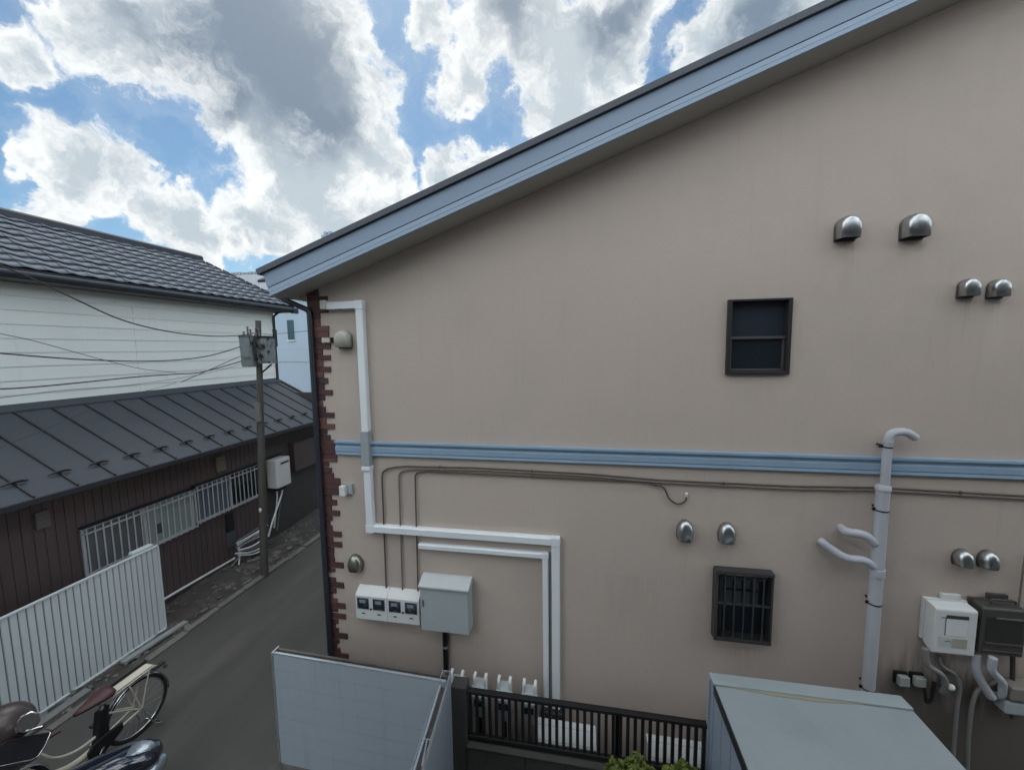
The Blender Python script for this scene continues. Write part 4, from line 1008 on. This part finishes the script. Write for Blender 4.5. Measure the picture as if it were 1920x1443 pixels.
# ------------------------------------------------------------------ utility pole
def pole():
    bx, by = -6.42, 6.66; tx = WY(484, 601, by); zt = tx.z
    r = thing('utility_pole', 'dark leaning utility pole carrying two weathered grey boxes', 'utility pole', (bx, by, 0))
    def at(z): return Vector((bx+(tx.x-bx)*z/zt, by, z))
    MB().tube([at(-.05), at(1.5), at(3.2), at(zt)], [.068, .064, .058, .048], 16).build('shaft', POLE, r)
    za, zb = WY(456, 687, by).z, WY(452, 632, by).z; c = at((za+zb)/2)
    m = MB(); m.tube([Vector((c.x-.145, by-.05, za)), Vector((c.x-.145, by-.05, za+.04)), Vector((c.x-.155, by-.05, zb-.03)), Vector((c.x-.155, by-.05, zb))], [.15, .155, .16, .165], 24); o = m.build('box', CAB, r)
    m = MB(); m.tube([Vector((c.x-.155, by-.05, zb+.001)), Vector((c.x-.155, by-.05, zb+.02))], [.175, .165], 24); m.build('lid', SEAM, o)
    m = MB(); m.box(c.x+.055, c.x+.265, by-.12, by+.12, za+.06, zb-.02); o2 = m.build('box', CAB, r, bevel=.01)
    m = MB(); m.box(c.x+.045, c.x+.28, by-.14, by+.14, zb-.019, zb+.01); m.build('lid', SEAM, o2)
    m = MB()
    for z in (za+.08, (za+zb)/2, zb-.05): m.box(c.x-.22, c.x+.29, by-.08, by-.055, z-.018, z+.018)
    for (dx, dz) in ((.08, .12), (.16, -.08), (.22, .1), (-.02, .16), (.05, -.14)): m.box(c.x+dx-.025, c.x+dx+.025, by-.16, by-.121, c.z+dz-.03, c.z+dz+.03)
    m.build('bracket', SEAM, r)
    for (dx, h_) in ((-.24, .04), (-.15, .13), (-.09, .08), (.03, .10), (.09, .09)):
        m = MB(); m.tube([(c.x+dx, by-.07, zb+.015), (c.x+dx, by-.07, zb+.04+h_), (c.x+dx, by-.07, zb+.045+h_), (c.x+dx, by-.07, zb+.065+h_)], [.022, .014, .024, .018], 8); m.build('insulator', GREYPIPE, r)
    rnd = random.Random(6); m = MB()
    for k in range(9):
        a = Vector((c.x+rnd.uniform(-.18, .24), by-.16, zb+rnd.uniform(-.05, .08))); q = Vector((c.x+rnd.uniform(.0, .25), by-.16, za+rnd.uniform(-.05, .35)))
        mid = a.lerp(q, .5)+Vector((rnd.uniform(-.12, .12), -.03, -.06)); m.tube(fillet([a, mid, q], .2, 5), .007, 6)
    m.build('jumper_wire', BLACK, r)
    q = at(za-.16); m = MB(); m.tube([q, q+Vector((.30, -.02, .2))], .017, 8); m.build('arm', SEAM, r)
    q = WY(487, 705, by-.09); MB().box(at(3.55).x-.045, at(3.55).x+.06, by-.10, by-.05, 3.25, 3.62).build('pole_plate', mat('plate', (.14, .14, .13), .6), r)
    m = MB(); z = WY(495, 953, by).z; m.ball((at(z).x+.01, by-.085, z), .032, .02, .045, 10, 8); m.build('tag', WHITEB, r)
    m = MB(); m.tube([at(.1)+Vector((-.076, -.02, 0)), at(3.3)+Vector((-.068, -.02, 0))], .010, 8); m.build('conduit', POLE, r)
    return at, by
pole_at, pole_y = pole()
def wire(px, rad, label, m=BLACK, x=-6.4, ext=True, ys=None):
    pts = [P(a, c, 0, x) for a, c in px]
    if ext and px[0][0] <= 0: pts = [pts[0]+(pts[0]-pts[1])*2.2] + pts
    # smooth the chain
    out = []
    n = len(pts)
    for i in range(n-1):
        p_ = [pts[max(i-1, 0)], pts[i], pts[i+1], pts[min(i+2, n-1)]]
        for k in range(8):
            t_ = k/8; out.append(.5*((2*p_[1])+(-p_[0]+p_[2])*t_+(2*p_[0]-5*p_[1]+4*p_[2]-p_[3])*t_**2+(-p_[0]+3*p_[1]-3*p_[2]+p_[3])*t_**3))
    out.append(pts[-1])
    return tag(MB().tube(out, rad*.78, 6).build('overhead_wire', m), label, 'wire', 'overhead wires running to the pole')
WIREB = mat('wire_brown', (.045, .035, .028), .6); WIREG = mat('wire_grey', (.13, .14, .14), .6)
wire([(0, 497), (60, 522), (140, 560), (230, 600), (320, 622), (400, 630), (458, 628), (476, 624)], .012, 'thick brown overhead wire sagging from the roof edge to the pole top', WIREB)
wire([(0, 625), (60, 638), (130, 657), (200, 676), (270, 692), (330, 698)], .006, 'thin wire slanting down across the cream wall', WIREG)
wire([(0, 662), (70, 668), (160, 674), (260, 677), (340, 674), (400, 665), (456, 648)], .0115, 'long dark wire crossing the cream wall to the upper pole box')
wire([(0, 729), (40, 727), (100, 722), (180, 714), (260, 706), (330, 701), (380, 697), (456, 676)], .012, 'knotted dark cable just above the metal roof', WIREB)
wire([(340, 716), (400, 690), (440, 672), (462, 664)], .008, 'short wire rising steeply to the pole box', WIREB)
wire([(0, 746), (120, 731), (240, 722), (370, 703), (440, 686), (466, 676)], .005, 'faint grey wire skimming the foot of the cream wall', WIREG)
wire([(0, 838), (60, 815), (130, 785), (220, 748), (330, 718)], .004, 'hair-thin wire crossing the dark metal roof', WIREB)
wire([(492, 625), (505, 627), (520, 626), (560, 622), (578, 620)], .006, 'thin wire leaving the pole towards the beige house', BLACK, ext=False)
wire([(497, 688), (520, 679), (545, 678), (580, 679)], .006, 'thin lower wire leaving the pole towards the beige house', WIREG, ext=False)

# ------------------------------------------------------------------ houses beyond
def far_house():
    y = 17.0; r = thing('white_house', 'pale blue-white house at the end of the alley', 'house', (-14, y, 0))
    b = MB(); b.box(-19, -9.6, y, y+6, 0, 7.45); b.build('wall', FARW, r)
    b = MB()
    for (pa, pb_) in (((520, 655), (583, 655)), ((520, 678), (583, 679)), ((522, 625), (583, 621))):
        z = WY(*pb_, y).z; b.box(-18.99, -9.61, y-.006, y-.0005, z-.012, z+.004)
    b.build('siding_joint', mat('far_joint', (.30, .36, .43), .7), r)
    a = WY(538.5, 600, y); c = WY(552.5, 637, y)
    w = MB().box(a.x, c.x, y-.03, y-.001, c.z, a.z).build('window', TEAL, r); MB().box(a.x-.03, c.x+.03, y-.06, y-.001, c.z-.06, c.z-.003).build('sill', WHITEB, w)
    b = MB(); b.prism([(-20, y-.4, 7.45), (-20, y+3, 8.95), (-20, y+3, 9.07), (-20, y-.4, 7.55)], (11, 0, 0)); b.prism([(-20, y+3.001, 8.95), (-20, y+6.4, 7.45), (-20, y+6.4, 7.55), (-20, y+3.001, 9.07)], (11, 0, 0)); b.build('roof', FARROOF, r)
    rnd = random.Random(12); b = MB(); xx = -19.9
    while xx < -9.2: b.box(xx, xx+.2, y+2.85, y+3.15, 9.02, 9.12+rnd.uniform(0, .05)); xx += .24
    b.build('ridge_tile', FARROOF, r)
    a = WY(470, 521, y+1.4); c = WY(498, 535, y+1.0); zz = 7.55+1.2*.44
    b = MB(); b.obox((-15.95, y+1.25, 8.36), (.42, 0, 0), (0, .35, .154), (0, -.02, .05)); b.build('skylight', SEAM, r)
far_house()
def far_block():
    y = 60; a = WY(602, 437, y); c = WY(637, 435, y)
    r = thing('apartment_block', 'distant grey apartment block peeping over the blue roof edge', 'building', (a.x, y, 0))
    MB().box(a.x, c.x+3, y, y+8, 0, a.z-.3).build('wall', FARB, r)
    rnd = random.Random(2)
    for k in range(7): MB().box(a.x+.2+k*.9, a.x+.7+k*.9, y+.3, y+.9, a.z-.3, a.z-.3+rnd.uniform(.15, .6)).build('roof_tank', FARB, r)
    for k in range(3): MB().box(a.x+.5+k*1.2, a.x+1.2+k*1.2, y-.03, y-.001, a.z-2.2, a.z-1.0).build('window', TEAL, r)
far_block()

# ================================================================== BICYCLE
def circle(cx, cy, cz, r, n=40, a0=0.0, a1=2*math.pi):
    return [Vector((cx, cy+r*math.cos(a0+(a1-a0)*k/n), cz+r*math.sin(a0+(a1-a0)*k/n))) for k in range(n+1)]
def bicycle():
    x = -5.28; yr, yf_ = 3.49, 2.37; rr = .325
    r = thing('bicycle', 'cream city bicycle with brown saddle and rear carrier standing in the alley', 'bicycle', (x, 3.0, 0))
    for (nm, yy) in (('rear', yr), ('front', yf_)):
        w = MB().tube(circle(x, yy, rr+.02, rr), .018, 8, False).build('wheel', RUBBER, r)
        MB().tube(circle(x, yy, rr+.02, rr-.027), .010, 6, False).build('rim', CHROME, w)
        s_ = MB()
        for k in range(18):
            a = 2*math.pi*k/18; s_.tube([(x+(.03 if k % 2 else -.03), yy, rr+.02), (x, yy+(rr-.03)*math.cos(a), rr+.02+(rr-.03)*math.sin(a))], .0009, 4, False)
        s_.build('spoke', GREYBOX, w); MB().tube([(x-.055, yy, rr+.02), (x+.055, yy, rr+.02)], .018, 10).build('hub', CHROME, w)
    hub = Vector((x, yr, rr+.02)); bb2 = Vector((x, 3.07, .29)); seatc = Vector((x, 3.14, .62)); head0 = Vector((x, 2.52, .62)); head1 = Vector((x, 2.56, .86))
    f = MB()
    f.tube([bb2, seatc+Vector((0, .02, .06))], .019, 10); f.tube([head0+Vector((0, -.01, -.06)), head1], .021, 10)
    f.tube(fillet([head0+Vector((0, .0, .02)), (x, 2.66, .40), (x, 2.86, .285), bb2], .18, 8), .030, 12)
    f.tube(fillet([head1+Vector((0, .02, -.07)), (x, 2.74, .50), (x, 2.92, .40), (x, 3.09, .40)], .18, 8), .015, 10)
    f.build('frame', CREAMP, r)
    s_ = MB()
    for dx in (-.055, .055):
        s_.tube([seatc+Vector((dx*.5, 0, 0)), hub+Vector((dx, 0, 0))], .011, 8); s_.tube([bb2+Vector((dx*.6, 0, 0)), hub+Vector((dx, 0, 0))], .012, 8)
    s_.build('rear_stay', CREAMP, r)
    s_ = MB()
    for dx in (-.065, .065): s_.tube([hub+Vector((dx, 0, 0)), (x+dx*.9, yr+.12, .745)], .008, 7); s_.tube([hub+Vector((dx, 0, 0)), (x+dx*.9, yr-.10, .745)], .008, 7)
    s_.build('carrier_strut', CREAMP, r)
    c = MB()
    path = [(3.22, .735), (3.28, .75), (3.66, .75), (3.69, .735)]
    for dx in (-.066, -.033, 0, .033, .066): c.tube([(x+dx, y, z) for y, z in path], .007 if abs(dx) > .06 else .006, 7)
    for y in (3.28, 3.42, 3.56, 3.66): c.box(x-.07, x+.07, y-.01, y+.01, .738, .7445)
    c.box(x-.05, x+.05, 3.25, 3.66, .7575, .7635)
    c.build('carrier', CREAMP, r)
    fd = MB(); prof = []
    for k in range(25):
        a = math.pi*(-.05+.95*k/24); yy = yr+(rr+.035)*math.cos(a); z = rr+.02+(rr+.035)*math.sin(a)
        prof.append([Vector((x+dx, yr+(rr+.035-abs(dx)*.35)*math.cos(a), rr+.02+(rr+.035-abs(dx)*.35)*math.sin(a))) for dx in (-.028, -.014, 0, .014, .028)])
    fd.loft(prof, True, False, False); o = fd.build('rear_fender', CHROME, r); o.modifiers.new('s', 'SOLIDIFY').thickness = .003
    fd = MB(); prof = []
    for k in range(21):
        a = math.pi*(.15+.85*k/20)
        prof.append([Vector((x+dx, yf_+(rr+.035-abs(dx)*.35)*math.cos(a), rr+.02+(rr+.035-abs(dx)*.35)*math.sin(a))) for dx in (-.028, -.014, 0, .014, .028)])
    fd.loft(prof, True, False, False); o = fd.build('front_fender', CHROME, r); o.modifiers.new('s', 'SOLIDIFY').thickness = .003
    sd = MB(); rings = []
    for (y, w_, z0, z1) in ((2.93, .025, .785, .82), (2.98, .045, .775, .83), (3.05, .07, .765, .84), (3.13, .105, .76, .85), (3.20, .12, .76, .86), (3.245, .10, .77, .855)):
        rings.append([Vector((x+w_*math.cos(a), y, (z0+z1)/2+(z1-z0)/2*math.sin(a))) for a in [2*math.pi*k/14 for k in range(14)]])
    sd.loft(rings); sd.build('saddle', SADDLE, r); MB().tube([seatc, (x, 3.155, .78)], .013, 10).build('seat_post', CHROME, r)
    cg = MB(); xx = x+.075
    cg.prism([(xx, yr-.20, rr+.055), (xx, bb2.y+.05, .39), (xx, bb2.y-.05, .385), (xx, bb2.y-.11, .33), (xx, bb2.y-.10, .23), (xx, bb2.y, .19), (xx, yr-.20, rr-.03)], (-.035, 0, 0)); cg.build('chain_case', BLACK, r, bevel=.01)
    bt = MB(); bt.obox(Vector((x, 3.13, .47)), (.042, 0, 0), (0, .05, .01), (0, .03, .19)); bt.build('rear_guard', BLACK, r, bevel=.01)
    cr = MB(); cr.tube([bb2+Vector((.10, 0, 0)), bb2+Vector((.105, -.10, -.13))], .010, 8); cr.tube([bb2+Vector((-.08, 0, 0)), bb2+Vector((-.085, .10, .13))], .010, 8); cr.tube([bb2+Vector((-.09, 0, 0)), bb2+Vector((.11, 0, 0))], .012, 8); cr.build('crank', CHROME, r)
    pd = MB(); pd.obox(bb2+Vector((.16, -.10, -.13)), (.045, 0, 0), (0, .035, 0), (0, 0, .012)); pd.obox(bb2+Vector((-.14, .10, .13)), (.045, 0, 0), (0, .035, 0), (0, 0, .012)); pd.build('pedal', RUBBER, r, bevel=.004)
    st = MB(); st.tube(fillet([hub+Vector((.075, .0, -.02)), (x+.11, yr+.09, .06), (x+.14, yr+.17, .015), (x-.14, yr+.17, .015), (x-.11, yr+.09, .06), hub+Vector((-.075, 0, -.02))], .05), .008, 8); st.build('stand', CHROME, r)
    fk = MB()
    for dx in (-.05, .05): fk.tube(fillet([head0+Vector((dx*.6, -.01, -.05)), (x+dx, 2.46, .50), (x+dx, yf_, rr+.02)], .1), .011, 8)
    fk.build('fork', CHROME, r)
    hb = MB(); hb.tube(fillet([(x-.24, 2.66, .93), (x-.22, 2.54, .95), (x-.05, 2.50, .95), (x+.05, 2.50, .95), (x+.22, 2.54, .95), (x+.24, 2.66, .93)], .06), .011, 8); hb.tube([head1, (x, 2.505, .95)], .013, 8); hb.build('handlebar', CHROME, r)
    for s_ in (-1, 1): MB().tube([(x+s_*.242, 2.68, .928), (x+s_*.232, 2.60, .94)], .016, 10).build('grip', SADDLE, r)
    rf = MB(); rf.tube([(x, yr+.33, .58), (x, yr+.36, .60)], .022, 10); rf.box(x-.03, x+.03, yr+.20, yr+.33, .655, .675); rf.build('reflector', BLACK, r, bevel=.003)
bicycle()

# ================================================================== SCOOTERS
def scooter_maroon():
    r = thing('motor_scooter', 'maroon motor scooter with black front panel and round mirror at the lower left', 'scooter', (-5.75, 2.35, 0))
    # faceted front panel: corner points surveyed on the plane of its face
    nrm = Vector((.62, .1, .55)).normalized(); o0 = Vector((-4.95, 2.42, .95))
    def on(px, py, k=0.0):
        d = ray(px, py); o = Vector((0, 0, H)); return o+d*((o0-o).dot(nrm)/d.dot(nrm)) + nrm*k
    face = [(-40, 1412), (0, 1396), (12, 1388), (40, 1380), (93, 1371), (95, 1374), (84, 1398), (72, 1417), (60, 1424), (0, 1436), (-50, 1445)]
    fr = [on(*p) for p in face]; c0 = sum(fr, Vector())/len(fr)
    back = [c0+(p-c0)*.86-nrm*.34+Vector((-.10, 0, -.02)) for p in fr]; mid = [c0+(p-c0)*1.03-nrm*.05 for p in fr]
    m = MB(); m.loft([[c0+(p-c0)*1.005-nrm*.002 for p in fr], mid, back], True); m.build('front_cowl', MAROON, r)
    m = MB(); m.loft([[c0+(p-c0)*.95+nrm*.003 for p in fr], [c0+(p-c0)*.91+nrm*.012 for p in fr]], False); m.build('front_panel', mat('panel_black', (.006, .006, .008), .55, spec=.2), r)
    m = MB(); q = [c0+(p-c0)*.985+nrm*.004 for p in fr[4:]]; m.tube(q, .006, 6); m.build('trim', CHROME, r)
    # rounded headset cowl above and behind
    top = Vector((-6.02, 2.56, 1.0)); rot = Matrix.Rotation(R(-20), 3, 'Z')
    m = MB(); m.ball(P(4, 1364, 0, -5.30), .19, .21, .19, 22, 14, rot); m.build('headset_cowl', MAROON, r)
    mc = P(52, 1354, 0, -5.08); vn = (Vector((0, 0, H))-mc).normalized(); u = vn.cross(Vector((0, 0, 1))).normalized(); w_ = u.cross(vn)
    ring = lambda s_, k: [mc+vn*k+(u*math.cos(a)*.080+w_*math.sin(a)*.088)*s_ for a in [2*math.pi*(i+.5)/8 for i in range(8)]]
    m = MB(); m.loft([ring(.6, -.05), ring(1, -.012), ring(1.0, 0)], True); mo = m.build('mirror', CHROME, r)
    m = MB(); m.loft([ring(.88, .002), ring(.84, .006)], False); m.build('mirror_glass', mat('mirror_face', (.05, .042, .04), .25), mo)
    m = MB(); m.tube(fillet([mc-vn*.03, P(40, 1372, 0, -5.12), P(24, 1380, 0, -5.2)], .05), .010, 8); m.build('mirror_stalk', CHROME, r)
    m = MB(); m.tube(fillet([P(48, 1370, 0, -5.06), P(62, 1366, 0, -5.04), P(80, 1361, 0, -5.0)], .05), .011, 8); m.build('brake_lever', CHROME, r)
    m = MB(); rings = []
    for (y, w_, z0, z1) in ((2.2, .16, .30, .72), (2.0, .17, .28, .62), (1.7, .17, .28, .58), (1.45, .19, .35, .78), (1.1, .18, .45, .80), (.85, .10, .55, .78)):
        rings.append([Vector((-5.75+w_*math.cos(a), y, (z0+z1)/2+(z1-z0)/2*math.sin(a))) for a in [2*math.pi*k/14 for k in range(14)]])
    m.loft(rings); m.build('body', MAROON, r)
    for yy in (2.45, 1.1): MB().tube([Vector((-5.75, yy+.19*math.cos(a), .22+.19*math.sin(a))) for a in [2*math.pi*k/24 for k in range(25)]], .05, 8, False).build('wheel', RUBBER, r)
    m = MB(); m.obox((-5.75, 1.3, .84), (.14, 0, 0), (0, .34, 0), (0, 0, .05)); m.build('seat', BLACK, r, bevel=.03, seg=3)
scooter_maroon()
def scooter_navy():
    r = thing('motor_scooter', 'silver-blue motor scooter with glossy navy seat at the bottom of the alley', 'scooter', (-4.55, 2.3, 0))
    # tail piece points up the alley; seat in glossy navy over a silver body
    C = Vector((-4.42, 2.71, .68)); ax = Vector((.86, .50, -.02)).normalized(); sd = Vector((-ax.y, ax.x, 0)); up = Vector((0, 0, 1))
    def body(prof, n=18, e=2.4):
        rings = []
        for (t_, w_, h0, h1) in prof:
            ring = []
            for k in range(n):
                a = 2*math.pi*k/n; ca, sa = math.cos(a), math.sin(a)
                ring.append(C+ax*t_+sd*(w_*math.copysign(abs(ca)**(2/e), ca))+up*((h0+h1)/2+(h1-h0)/2*math.copysign(abs(sa)**(2/e), sa)))
            rings.append(ring)
        return rings
    MB().loft(body([(-.52, .05, -.10, -.02), (-.34, .10, -.12, .02), (-.15, .15, -.14, .06), (.05, .17, -.13, .085), (.2, .16, -.12, .08), (.30, .11, -.10, .06), (.335, .06, -.07, .02)])).build('seat', NAVY, r)
    MB().loft(body([(-.75, .10, -.45, -.10), (-.4, .15, -.5, -.11), (-.1, .185, -.45, -.10), (.15, .18, -.38, -.095), (.30, .13, -.30, -.08), (.36, .06, -.2, -.09)])).build('body', SILVERP, r)
    MB().loft(body([(.10, .07, .075, .092), (.18, .08, .07, .098), (.25, .06, .06, .085), (.29, .03, .05, .06)])).build('seat_glint', SILVERP, r)  # silver cap stands in for the sky's glint on the seat tip
    fl = MB(); fl.loft(body([(-1.3, .14, -.45, -.38), (-.9, .16, -.46, -.37), (-.7, .15, -.46, -.3)])); fl.build('floor_board', BLACK, r)
    fs = MB(); fs.loft(body([(-1.52, .10, -.35, .25), (-1.40, .19, -.40, .30), (-1.30, .17, -.42, .22)])); fs.build('leg_shield', SILVERP, r)
    for t_ in (-.0, -1.45):
        c = C+ax*t_; c.z = .22; MB().tube([c+ax*(.19*math.cos(a))+up*(.19*math.sin(a)) for a in [2*math.pi*k/24 for k in range(25)]], .05, 8, False).build('wheel', RUBBER, r)
scooter_navy()
